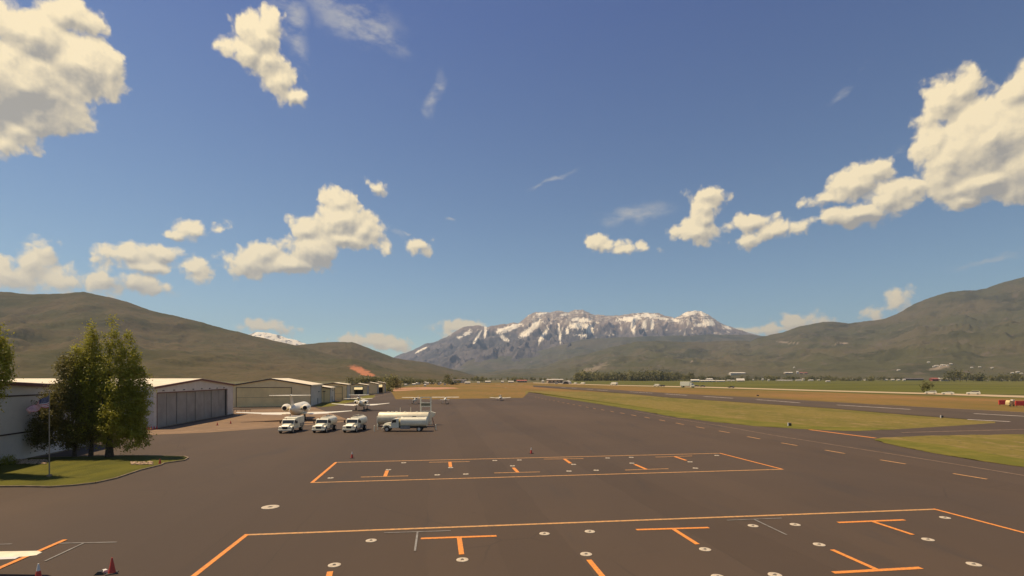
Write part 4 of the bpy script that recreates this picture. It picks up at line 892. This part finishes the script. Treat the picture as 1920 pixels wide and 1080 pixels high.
for r in range(9):
    for c in range(6 if r % 2 == 0 else 5):
        u = .4 * ((c + .6 + (.5 if r % 2 else 0)) / 6.4); v = (7/13) * ((r + .7) / 9.6)
        p = Vector(fpt(u, v)); du = (Vector(fpt(u + .01, v)) - p).normalized(); dv = (Vector(fpt(u, v + .01)) - p).normalized(); nn = du.cross(dv).normalized() * .004
        for sg in (-1, 1):
            ring = [p + nn*sg + (du*math.cos(a) + dv*math.sin(a)) * (.032 if k % 2 == 0 else .013) for k, a in enumerate([2*PI*q/10 for q in range(10)])]
            b.add(ring, [tuple(range(10))])
b.build('stars', m_fwhite, fl)

# ------------------------------------------------------------------ trees
def leaves(blobs, n, size, seed, name, mat, parent, up=.35, clump=26, crad=.55):
    """blobs: (x,y,z,rx,ry,rz) volumes; n leaf clumps spread near their surfaces"""
    rnd = random.Random(seed); V = []; Fc = []; T = []
    vol = [bb[3]*bb[4]*bb[5] for bb in blobs]; tot = sum(v ** .67 for v in vol)
    for bb, v in zip(blobs, vol):
        k = max(3, int(n * v ** .67 / tot))
        for _ in range(k):
            while True:
                d = Vector((rnd.uniform(-1,1), rnd.uniform(-1,1), rnd.uniform(-1,1)))
                if .1 < d.length < 1: break
            rr = d.length ** .45; d = d.normalized() * rr
            c = Vector((bb[0] + d.x*bb[3], bb[1] + d.y*bb[4], bb[2] + d.z*bb[5])); cr = crad * rnd.uniform(.6, 1.3); tone0 = rnd.random()
            for _ in range(clump):
                q = Vector((rnd.gauss(0,1), rnd.gauss(0,1), rnd.gauss(0,1.25))) * cr * .5; p = c + q
                s = size * rnd.uniform(.55, 1.25); nrm = (q.normalized() * .6 + Vector((rnd.uniform(-1,1), rnd.uniform(-1,1), rnd.uniform(-.6,1.2)))).normalized()
                a = nrm.orthogonal().normalized(); a.rotate(Matrix.Rotation(rnd.uniform(0, 6.28), 3, nrm)); e = nrm.cross(a)
                i = len(V); V += [p - a*s*.5, p - e*s*.32 + a*s*.05, p + a*s*.55, p + e*s*.32 + a*s*.05]; Fc.append((i, i+1, i+2, i+3)); tn = max(0, min(1, tone0*.6 + rnd.random()*.5 - .05)); T += [tn]*4
    me = bpy.data.meshes.new(name); me.from_pydata(V, [], Fc); me.materials.append(mat)
    at = me.attributes.new('tone', 'FLOAT', 'POINT'); at.data.foreach_set('value', T)
    o = bpy.data.objects.new(name, me); C.objects.link(o); o.parent = parent; return o
def limbs(parent, h, r, splits, seed, name='trunk'):
    rnd = random.Random(seed); b = MB(); z = 0; x = y = 0; pr = r; segs = 9; pts = [(0,0,0,r*1.3)]
    for k in range(segs):
        z += h/segs; x += rnd.uniform(-.08,.08); y += rnd.uniform(-.08,.08); pts.append((x, y, z, r*(1 - .88*(k+1)/segs)))
    for a, c in zip(pts, pts[1:]): b.tube(a[:3], c[:3], a[3], c[3], n=9)
    for (z0, dx, dy, dz, rr) in splits:
        p0 = Vector((0,0,z0)); p1 = p0 + Vector((dx*.55, dy*.55, dz*.4)); p2 = p0 + Vector((dx, dy, dz)); b.tube(p0, p1, rr, rr*.7, n=7); b.tube(p1, p2, rr*.7, rr*.2, n=7)
    return b.build(name, m_bark, parent, True)
GT = 'trees on the lawn'
S = .0604   # metres per photo pixel at the lawn trees
def poplar(px, py, label, cols, seed, n, hh, r=.28):
    base = g2(px, py); m = base.y / F
    t = thing('poplar_tree', label, 'tree', (base.x, base.y, .05), 0, GT)
    bl = []; rnd = random.Random(seed)
    for (cx, top, bot, w) in cols:   # upright plumes given in photo pixels
        hgt = (bot - top) * m; zc = CAMH - (bot + top) / 2 * m + HY * m
        k = max(3, int(hgt / 1.3))
        for j in range(k):
            f = (j + .5) / k; z = zc - hgt/2 + hgt*f; ww = w * m / 2 * (math.sin(PI * min(1, (f*.93 + .07)) ** .8) ** .55 + .08)
            yo = rnd.uniform(-.5, .5) * w * m * .35
            bl.append(((cx - px) * m * 1.0 + rnd.uniform(-.16, .16), yo, z, max(.22, ww * rnd.uniform(.86, 1.1)), max(.25, ww * .95), hgt / k * .85))
    sp = [(hh*.14, -1.1, .3, hh*.35, r*.45), (hh*.2, 1.2, -.3, hh*.4, r*.45), (hh*.3, -.8, -.6, hh*.4, r*.35), (hh*.4, .9, .5, hh*.35, r*.3), (hh*.5, -.5, .4, hh*.3, r*.22)]
    limbs(t, hh, r, sp, seed); leaves(bl, n, .20, seed, 'crown', m_leaf_poplar, t, clump=46, crad=.46); return t
poplar(205, 858, 'tall full poplar with a forked top, rightmost of the lawn trees',
       [(213,606,790,36),(241,616,800,36),(199,630,810,26),(257,652,812,32),(266,700,818,30),(230,690,836,64),(208,745,830,42),(252,745,836,54)], 11, 900, 12.6, .34)
poplar(170, 857.5, 'slimmer poplar between the dark tree and the tall forked poplar',
       [(176,610,750,32),(162,632,770,30),(149,655,780,28),(186,690,800,26),(166,710,815,48),(136,676,765,26),(188,765,828,30)], 23, 620, 12.0, .2)
poplar(-22, 893, 'poplar cut by the left edge of the picture', [(-14,607,750,36),(4,617,722,24),(-44,615,780,46),(-40,690,810,50),(14,650,708,10)], 37, 420, 13.2, .3)
base = g2(139, 858); t = thing('dark_tree', 'low dark broad tree with hanging foliage behind the flagpole', 'tree', (base.x, base.y, .05), 0, GT)
m = base.y / F; bl = []
for (x, y, rx, ry) in [(122,706,16,26),(140,722,22,40),(106,750,20,30),(92,770,24,30),(125,770,34,44),(150,775,28,46),(88,805,24,26),(112,812,34,24),(145,815,34,24),(168,800,22,30),(78,826,14,14),(132,690,20,26)]:
    bl.append(((x-139)*m, random.uniform(-.5,.5), CAMH - (y-HY)*m, rx*m, rx*m*1.05, ry*m))
limbs(t, 7.5, .2, [(1.2,-1.6,.2,2.4,.09),(1.4,1.2,-.4,2.6,.09),(2.0,-1.0,.8,3.2,.08),(3.0,.8,.5,2.6,.07)], 5); leaves(bl, 760, .20, 5, 'crown', m_leaf_dark, t, clump=44, crad=.5)
# rocks and a low shrub on the lawn
def rocks(cx0, cx1, cy0, cy1, n, seed, label, group):
    rnd = random.Random(seed); b = MB()
    for k in range(n):
        p = g2(rnd.uniform(cx0, cx1), rnd.uniform(cy0, cy1)); r = rnd.uniform(.06, .15); st = []
        for (xx, q) in ((-1,.15),(-.7,.7),(0,1),(.7,.75),(1,.2)): st.append((xx*r, q*r*rnd.uniform(.8,1.1), .12 + r*.25, q*r*.7))
        c0 = len(b.v); b.body(st, 7); a = rnd.uniform(0, 3)
        for i in range(c0, len(b.v)):
            x, y, z = b.v[i]; b.v[i] = (p.x + x*math.cos(a) - y*math.sin(a), p.y + x*math.sin(a) + y*math.cos(a), z)
    o = b.build('landscape_rocks', m_rock); setp(o, label, 'rocks', group, 'stuff')
rocks(26, 88, 864, 872, 200, 3, 'bed of pale tan stones on the lawn left of the flagpole', None)
rocks(246, 286, 868.5, 873.5, 110, 4, 'bed of pale tan stones at the tip of the lawn', None)
bs = g2(14, 872); t = thing('low_shrub', 'small grey green shrub on the lawn in front of the dark dumpster', 'shrub', (bs.x, bs.y, .1)); leaves([(0,0,.35,.8,.6,.4)], 40, .12, 9, 'foliage', m_leaf_poplar, t, crad=.3)
bs = g2(10, 861); t = thing('dumpster', 'dark blue black dumpster with pale lid at the left edge, against the grey hangar', 'dumpster', (bs.x, bs.y, .0), .15)
b = MB(); b.prism([(-1.1,.12),(1.05,.12),(1.25,1.2),(-1.25,1.2)], -.7, .7); b.build('bin', m_card, t, bevel=.05); b = MB(); b.prism([(-1.28,1.2),(1.28,1.2),(1.22,1.34),(-1.2,1.42)], -.75, .75); b.build('lid', m_grey, t, bevel=.03)
for x in (-.9, .9): wheel(t, 'wheel', x, -.5, .1, .08, False, 10)
# dark rack of posts beside the hangar corner
p = g2(452, 775); t = thing('barrier_rack', 'low dark rack of posts left of the larger jet, near the hangar corner', 'barrier', (p.x, p.y, 0), .1)
b = MB(); b.bx(-2.4, 2.4, -.05, .05, .85, .95); b.build('rail', m_trimd, t)
for k in range(5):
    b = MB(); b.tube((-2.2 + k*1.1, 0, 0), (-2.2 + k*1.1, 0, .86), .05, n=6); b.build('post', m_trimd, t)

# ------------------------------------------------------------------ road vehicles
def car(label, px, py, rz, paint, kind='suv', sc=1.0, group='cars on the highway'):
    t = thing('car', label, 'car', g2(px, py), rz, group); t.scale = (sc, sc, sc)
    b = MB(); b.prism([(-2.3,.35),(2.3,.35),(2.35,.75),(2.1,.95),(1.1,1.05),(-2.2,1.08),(-2.38,.8)], -.9, .9); b.build('body', paint, t, bevel=.08)
    rf = [(1.05,1.05),(.45,1.6),(-1.9,1.62),(-2.2,1.08)] if kind == 'suv' else [(1.0,1.05),(.3,1.45),(-1.1,1.45),(-1.9,1.06)]
    b = MB(); b.prism(rf, -.78, .78); b.build('cabin', paint, t, bevel=.06)
    b = MB(); q = [(x*.9, 1.12 + (z-1.05)*.78) for x, z in rf]; b.prism(q, -.80, .80); b.build('side_windows', m_glass, t)
    for x in (-1.45, 1.45):
        for sg in (-1, 1): wheel(t, 'wheel', x, sg*.8, .34, .24, n=14)
    return t
hd = math.atan2(-1, 1.6)
car('white car with dark windows, leftmost of the three white cars beside the roadside tree', 1745, 738.5, PI - .75, m_carw, 'suv', 1.15)
car('white low car, middle of the three white cars on the highway', 1777, 739.6, PI - .75, m_carw, 'sedan', 1.15)
car('white long car, rightmost of the three white cars on the highway', 1825, 739.9, PI - .75, m_carw, 'suv', 1.25)
for (x, y, lb) in [(1242, 724.6, 'dark car just right of the small white van on the highway'), (1305, 725.2, 'dark car just ahead of the white box truck'), (1317, 725.6, 'dark car second ahead of the white box truck'), (1371, 727.5, 'lone black car on the highway right of the box truck')]:
    car(lb, x, y, PI - .9, m_card, 'sedan', 1.2)
def boxtruck(label, px, py, rz, sc, hh=3.6, L=6.2, nm='box_truck', cat='truck', group='trucks and vans on the highway'):
    t = thing(nm, label, cat, g2(px, py), rz, group); t.scale = (sc,)*3
    b = MB(); b.bx(-L+1.2, 1.2, -1.2, 1.2, .9, hh); b.build('cargo_box', m_carw, t, bevel=.05)
    b = MB(); b.prism([(1.4,.5),(3.6,.5),(3.65,1.3),(2.9,1.6),(2.5,2.6),(1.4,2.7)], -1.1, 1.1); b.build('cab', m_carw, t, bevel=.08)
    b = MB(); b.prism([(2.95,1.65),(2.58,2.5),(2.4,2.5),(2.4,1.65)], -1.12, 1.12); b.build('windscreen', m_glass, t)
    b = MB(); b.bx(-L+1.4, 1.4, -.5, .5, .5, .9); b.build('chassis', m_dark, t)
    for x in (-L+2.6, 2.8):
        for sg in (-1, 1): wheel(t, 'wheel', x, sg*1.0, .48, .35, n=14)
boxtruck('white box truck driving on the highway, largest vehicle there', 1291, 726.3, -.75, 1.55)
boxtruck('small white van ahead of a dark car on the highway', 1232, 724.5, PI - .8, 1.0, 2.6, 4.2, 'van', 'van')
boxtruck('white camper far along the highway, left of the small van', 1151, 722.4, PI - .9, 1.35, 2.9, 5, 'camper', 'camper')
boxtruck('far white van on the highway, second from the left', 1093, 720.6, PI - .9, 1.1, 2.7, 4.4, 'van', 'van')
boxtruck('farthest white van on the highway, by the arched building', 1079, 720.2, PI - .9, .9, 2.7, 4.4, 'van', 'van')
# red boards and a yellow cart at the right edge
for (x, w, lb) in [(1880, 2.4, 'red airfield board left of the pale yellow cart, right edge'), (1913, 2.9, 'red airfield board right of the pale yellow cart, at the picture edge')]:
    p = g2(x, 760 if x < 1900 else 762); t = thing('airfield_sign', lb, 'sign', p, -.1, 'red airfield boards'); b = MB(); b.box((0,0,1.0), (w, .3, 1.5)); b.build('board', m_signred, t, bevel=.06)
    for q in (-w*.35, w*.35): b = MB(); b.tube((q,0,0), (q,0,.3), .06); b.build('leg', m_dark, t)
p = g2(1894, 761.5); t = thing('yellow_cart', 'pale yellow service cart between the two red airfield boards', 'cart', p, .2)
b = MB(); b.prism([(-1.15,.35),(.7,.35),(1.0,.8),(.8,1.7),(-.9,1.9),(-1.2,1.2)], -.6, .6); b.build('body', m_signyel, t, bevel=.1); b = MB(); b.box((1.0,0,1.75), (.8,.7,.7)); b.build('lamp_box', m_ref, t, bevel=.05)
for x in (-.7, .7): wheel(t, 'wheel', x, -.5, .32, .2)
# small airfield items
for (x, y, lb) in [(1480.5, 798.5, 'small black marker box at the edge of the median grass'), (1766, 783.5, 'low black box beside the runway edge'), (1421, 743.2, 'pair of dark lights beyond the runway')]:
    t = thing('edge_light', lb, 'airfield light', g2(x, y), .3, 'small airfield boxes and lights'); q = y > 760
    b = MB(); b.box((0,0,.28 if q else .5), (.55 if q else 1.2, .4, .5)); b.build('housing', m_card, t, bevel=.05); b = MB(); b.tube((-.35,0,0), (-.35,0,.6), .12); b.build('lamp', m_ref, t)
p = g2(605, 762); t = thing('ground_light_post', 'slim dark lamp post at the corner of the tan hangar', 'lamp post', g2(607.5, 756)); b = MB(); b.tube((0,0,0), (0,0,4.2), .07); b.build('post', m_dark, t); b = MB(); b.box((0,0,4.2), (.9,.4,.3)); b.build('lamp_head', m_dark, t)

# ------------------------------------------------------------------ far trees and houses
rnd = random.Random(77)
def far_mesh(seed, kind):
    if kind == 'round': bl = [(0,0,5.2,3.6,3.4,3.4),(1.8,.5,4,2.4,2.4,2.4),(-2,-.4,4.2,2.4,2.4,2.2),(.3,0,7.4,2.2,2.2,2)]
    elif kind == 'tall': bl = [(0,0,4,1.6,1.6,3.2),(.2,0,8,1.5,1.5,3.6),(0,0,11.5,1.0,1.0,2.2)]
    else: bl = [(0,0,2.4,3.4,2.6,1.8),(2.6,0,2,2.2,2,1.5),(-2.6,.3,2.1,2.4,2,1.5)]
    rr = random.Random(seed); bl = [tuple(v * rr.uniform(.85, 1.15) for v in q) for q in bl]
    o = leaves(bl, 26, 1.15, seed, 'far_tree', m_leaf_far if seed % 3 else m_leaf_far2, None, clump=16, crad=1.6)
    me = o.data; b = MB(); b.tube((0,0,-1), (0,0,4 if kind != 'bush' else 1.5), .35, .15, n=5)
    bpy.data.objects.remove(o); 
    import bmesh
    bm = bmesh.new(); bm.from_mesh(me); vs = [bm.verts.new(v) for v in b.v]
    for f in b.f:
        fc = bm.faces.new([vs[i] for i in f]); fc.material_index = 1
    bm.to_mesh(me); bm.free(); me.materials.append(m_bark); return me
FM = {k: [far_mesh(s + i, k) for i in range(3)] for k, s in (('round', 100), ('tall', 200), ('bush', 300))}
GF = 'trees across the valley'
def fartree(px, Yd, h, kind, label, base=None, zb=-.3):
    me = rnd.choice(FM[kind]); o = bpy.data.objects.new({'round': 'broadleaf_tree', 'tall': 'narrow_tree', 'bush': 'bushy_tree'}[kind], me); C.objects.link(o)
    hh = {'round': 9.5, 'tall': 13.8, 'bush': 4.2}[kind]; s = h / hh
    o.location = base if base else ((px - CX) / F * Yd, Yd, zb); o.scale = (s * rnd.uniform(.9, 1.25), s, s); o.rotation_euler.z = rnd.uniform(0, 6.28)
    return setp(o, label, 'tree', GF)
# named ones
fartree(1738, 330, 7.5, 'round', 'dark lone tree beside the highway at the white cars')
for (x, Yd, h) in [(737, 420, 11), (742, 430, 10), (731, 415, 8.5)]: fartree(x, Yd, h, 'round', 'olive tree in the clump past the last hangar, at the end of the row')
fartree(726.5, 345, 3.2, 'bush', 'small dark bush at the corner of the last hangar')
fartree(838, 900, 16, 'round', 'dark brown tree left of the long white building'); fartree(841.5, 905, 15, 'tall', 'narrow dark tree left of the long white building')
fartree(904, 1100, 13, 'round', 'dark round tree right of the long white building')
for (x, h) in [(1780,30),(1790,36),(1800,33),(1812,28),(1825,22),(1772,20)]: fartree(x, 1500 + rnd.uniform(-40, 40), h, 'round', {1780:'second cottonwood from the left', 1790:'tallest cottonwood', 1800:'cottonwood just right of the tallest', 1812:'second cottonwood from the right', 1825:'rightmost lower cottonwood', 1772:'leftmost smallest cottonwood'}[x] + ' in the big dark clump')
# groves
MARKS = [(745,'the olive clump by the hangars'),(776,'the little white houses'),(800,'the stacked pair of houses'),(826,'the tall narrow houses'),(861,'the long white building'),(877,'the low pale shed'),(904,'the dark round tree'),(942,'the small bright house'),(978,'the red roofed house'),(1018,'the pale hut'),(1040,'the tan terminal'),(1063,'the arched hall'),(1093,'the far van'),
 (1151,'the camper'),(1190,'the open field end'),(1232,'the small van'),(1262,'the gap before the box truck'),(1293,'the box truck'),(1325,'the longest low barn'),(1350,'the second low barn'),(1388,'the slanted roof shed'),(1412,'the first tiny farm house'),(1441,'the third tiny farm house'),(1470,'the pinkish slope buildings'),(1495,'the white spire'),(1520,'the far low sheds'),(1552,'the pale shed on the field'),(1592,'the wide pale farm house'),(1627,'the third wide farm house'),(1661,'the small farm houses'),(1695,'the dark barn'),(1768,'the white barn'),(1800,'the big cottonwoods'),(1846,'the twin low sheds'),(1874,'the low pale building'),(1905,'the picture edge'),(2000,'the picture edge')]
USED = {}
def grove(x0, x1, n, Y0, Y1, h0, h1, label, kinds=('round', 'round', 'bush')):
    for k in range(n):
        x = x0 + (x1 - x0) * (k + rnd.random()) / n; h = rnd.uniform(h0, h1); kd = rnd.choice(kinds)
        mk = min(MARKS, key=lambda q: abs(q[0] - x)); side = 'left of' if x < mk[0] - 4 else ('right of' if x > mk[0] + 4 else 'behind')
        sz = 'tall' if h > h0 + (h1-h0)*.66 else ('low' if h < h0 + (h1-h0)*.33 else 'middling')
        fartree(x, rnd.uniform(Y0, Y1), h, kd, f"{sz} {'bushy' if kd == 'bush' else 'rounded'} tree {side} {mk[1]}, {label}")
grove(1080, 1300, 80, 1650, 2000, 18, 31, 'in the long grove')
grove(1300, 1560, 44, 1700, 2300, 10, 20, 'behind the farms')
grove(1560, 1700, 24, 1700, 2300, 9, 18, 'valley line')
grove(1830, 2000, 30, 1300, 1900, 12, 24, 'right wooded strip')
grove(745, 850, 26, 700, 1100, 4, 9, 'behind the dirt strip')
grove(850, 1075, 30, 1300, 2200, 7, 15, 'valley head')
grove(655, 735, 14, 500, 800, 6, 12, 'behind hangar roofs')
# buildings
def house(px, py, w, h, wallm, roofm, label, Yd=None, rz=None, depth=None, roofh=.4, group='houses across the valley', name='house', cat='house'):
    p = g2(px, py) if Yd is None else Vector(((px - CX) / F * Yd, Yd, -.3)); wm = w * p.y / F; hm = h * p.y / F
    t = thing(name, label, cat, p, rz if rz is not None else rnd.uniform(-.25, .25), group); dp = depth or wm * .6; rh = hm * roofh
    b = MB(); b.bx(-wm/2, wm/2, -dp/2, dp/2, -.5, hm - rh); b.build('wall', wallm, t)
    b = MB(); o_ = wm*.04
    prof = [(-dp/2 - o_, hm - rh), (dp/2 + o_, hm - rh), (0, hm)]
    a = [(-wm/2 - o_, y, z) for y, z in prof]; c = [(wm/2 + o_, y, z) for y, z in prof]
    b.add(a + c, [(0,2,1),(3,4,5),(0,1,4,3),(1,2,5,4),(2,0,3,5)]); b.build('roof', roofm, t)
    k = 2 if w < 12 else 4
    if w > 4.5:
        for q in range(k): b = MB(); b.box((-wm/2 + wm*(q+.5)/k, -dp/2 - .02, (hm-rh)*.5), (wm/k*.35, .1, (hm-rh)*.35)); b.build('window', m_glass, t)
    return t
HL = 'small pale house among the trees behind the pink dirt strip'
for (x, y, w, h) in [(755,722,16,2.2),(755,719.5,5,3),(776,721.8,6,3),(784,720.5,7,3.6),(797,719.6,5,4),(797,724,4,4.2),(802,721,4,4.5),(810,719.8,7,3.4),(823,721.5,3.5,5),(826,720,3,4),(834,722,4,3),(842,720.3,4,2.8)]:
    house(x, y, w, h, m_hwhite, rnd.choice([m_hroofw, m_hroofd, m_hroofw]), HL, group='houses behind the dirt strip')
t = house(861, 717.6, 26, 6.6, m_hwhite, m_hroofd, 'long white building with dark roof at the head of the valley', rz=.05, group=None, name='lodge', cat='building', roofh=.3)
for x in (849, 856, 868): house(x, 718.2, 5, 5.4, m_hwhite, m_hroofw, 'white gabled wing in front of the long white building', rz=1.5, group='gabled wings of the long white building', name='building_wing', cat='building')
house(876.5, 719, 10, 3.4, m_hwhite, m_hroofw, 'low round topped pale shed right of the long white building', group=None, name='shed', cat='shed')
house(897, 718.5, 5, 2.8, m_hwhite, m_hroofw, 'tiny pale house right of the low shed', group=None)
for (x, w, lb) in [(915,10,'low pale roofed house left of the dark round bush'), (942,5,'small bright house in the middle of the far line'), (958,10,'pale house with light roof left of the red roofed one')]: house(x, 717.3, w, 3.2, m_hwhite, m_hroofw, lb)
house(978, 716.8, 18, 4.6, m_htan, m_hroofr, 'long low house with reddish roof near the runway end', rz=.2)
t = house(1040, 718.6, 28, 8, m_htan, m_hroofw, 'tan terminal building with flat pale roof by the start of the highway', rz=.1, name='terminal_building', cat='building', group=None, roofh=.15)
house(1018, 717.6, 4, 4.6, m_hwhite, m_hroofw, 'small pale hut left of the tan terminal building', group=None, name='hut', cat='hut')
house(1043, 719.6, 5, 4, m_hwhite, m_hroofd, 'small white hut in front of the tan terminal building', group=None, name='hut', cat='hut')
p = g2(1063, 719.8); t = thing('arched_building', 'white arched hall beside the tan terminal building', 'building', p, -.35); R = 7.5 * p.y / F; b = MB()
prof = [(R*math.cos(a), R*.85*math.sin(a)) for a in [PI*k/12 for k in range(13)]]; b.prism(prof, -R, R); b.build('arched_roof', m_hroofw, t)
b = MB(); b.prism([(x*.72, z*.72) for x, z in prof], -R - .2, -R - .02); b.build('opening_shade', m_dark, t)  # solid dark slab, its colour painting the shade of an open front
HR = 'pale farm building in the line beyond the green field'
house(1303, 716.2, 14, 5, m_hwhite, m_hroofw, 'pale grey shed left of the long white barns', group=None, name='shed', cat='shed')
house(1325, 715.8, 27, 3.2, m_hwhite, m_hroofw, 'longest low white barn, left of the slanted roof', group=None, name='barn', cat='barn', rz=.05)
house(1330, 713.6, 11, 4.2, m_hwhite, m_hroofw, 'white house rising behind the longest low barn', group=None)
house(1350, 715.8, 16, 2.8, m_hwhite, m_hroofw, 'second low white barn, right of the longest one', group=None, name='barn', cat='barn', rz=.05)
for (x, y, w, h) in [(1366,714.6,6,2.6),(1374,714.6,6,2.2),(1412,713.4,2.5,2.4),(1430,713.2,3,3.6),(1441,714.4,3.2,3),(1470,714.3,24,2.0),(1486,713,2.5,4),(1508,712.9,8,3.6),(1497,714,9,2),(1520,714,8,2.2),(1552,715.8,7,2.4),(1535,713,4,2),(1592,713,12,3.4),(1610,713,8,2.6),(1627,713,11,3.4),(1661,712.6,5,2.8),(1673,713,7,2.6),(1684,712.8,5,2.4),(1695,713,5,3)]:
    house(x, max(y, 713.4), w, h, m_hwhite, m_hroofw, HR, group='pale farm buildings beyond the green field')
house(1388, 715, 13, 5.5, m_htan, m_hroofw, 'farm shed with one bright slanted roof', group=None, name='shed', cat='shed', roofh=.7)
house(1713, 713.2, 32, 4.4, m_card, m_hroofd, 'long dark open barn beyond the green field', group=None, name='barn', cat='barn', rz=0, depth=14)
house(1751, 714.4, 12, 6.2, m_hroofr, m_hroofr, 'red barn beside the bright white one', group=None, name='barn', cat='barn', rz=.05)
house(1768, 714.4, 17, 6.0, m_hwhite, m_hroofw, 'bright white barn beside the red one', group=None, name='barn', cat='barn', rz=.05)
for (x, w) in [(1846,4),(1852,3),(1874,14),(1900,20)]: house(x, 713.8, w, 3.4, m_hwhite, m_hroofw, 'low pale building under the trees at the right end of the valley', group='low buildings at the right end of the valley')
def slope_house(px, py, w, h, wm_, rm, label, group):
    q = hit(px, py)
    if q is None: return
    u = q.y / F; t = thing('house', label, 'house', q, rnd.uniform(-.3, .3), group); W_, H_ = w*u, h*u
    b = MB(); b.bx(-W_/2, W_/2, -W_*.3, W_*.3, -H_*2, H_*.65); b.build('wall', wm_, t); b = MB(); b.add([(-W_/2,-W_*.34,H_*.6),(W_/2,-W_*.34,H_*.6),(W_/2,W_*.34,H_*.6),(-W_/2,W_*.34,H_*.6),(-W_/2,0,H_),(W_/2,0,H_)], [(0,1,5,4),(2,3,4,5),(0,4,3),(1,2,5),(3,2,1,0)]); b.build('roof', rm, t)
slope_house(1382, 701.5, 26, 3.4, m_hwhite, m_hroofw, 'long white building on the lower slope above the tree line', None)
for (x, w) in [(1474,8),(1482,7)]: slope_house(x, 701, w, 3.4, m_htan, m_hroofw, 'pinkish pale building on the slope, left of the white spire', 'pinkish buildings on the slope')
slope_house(1495, 700.5, 3.5, 5, m_hwhite, m_hroofw, 'narrow white spired building between the pinkish ones', None)
for (x, w) in [(1502,6),(1510,7)]: slope_house(x, 701, w, 3, m_htan, m_hroofr, 'reddish pale building on the slope, right of the white spire', 'reddish buildings on the slope')
slope_house(1489, 690, 3, 2.2, m_hwhite, m_hroofw, 'lone white dot of a house high above the spire', None)
for (x, y) in [(1751,688),(1756,686.5),(1763,688),(1770,685.5),(1776,686),(1783,683),(1766,685),(1685,694.5),(1741,680),(1822,690),(1860,690.5),(1898,700),(1908,698),(1915,701),(1837,689)]:
    slope_house(x, y, rnd.uniform(3, 6), 1.9, m_hwhite, m_hroofw, ('tiny pale house in the bare patch above the red barn, ' + ('left side' if x < 1765 else 'right side')) if y < 689 and x < 1800 else ('tiny pale house on the slope, left of the bare patch' if x < 1800 else ('tiny pale house just right of the cottonwoods, on the slope' if x < 1870 else 'tiny pale house on the slope by the right picture edge')), 'tiny houses on the right slope')


# ------------------------------------------------------------------ the air
hz = bpy.data.materials.new('haze_air'); hz.use_nodes = True; t = hz.node_tree; t.nodes.clear()
pv = t.nodes.new('ShaderNodeVolumePrincipled'); pv.inputs['Color'].default_value = (.56, .74, 1.0, 1); pv.inputs['Density'].default_value = 3.8e-5; pv.inputs['Anisotropy'].default_value = .2
oo = t.nodes.new('ShaderNodeOutputMaterial'); t.links.new(pv.outputs[0], oo.inputs['Volume'])
b = MB(); b.bx(-20100, 20100, -3100, 20100, -4, 2350); o = b.build('haze', hz); o['kind'] = 'stuff'
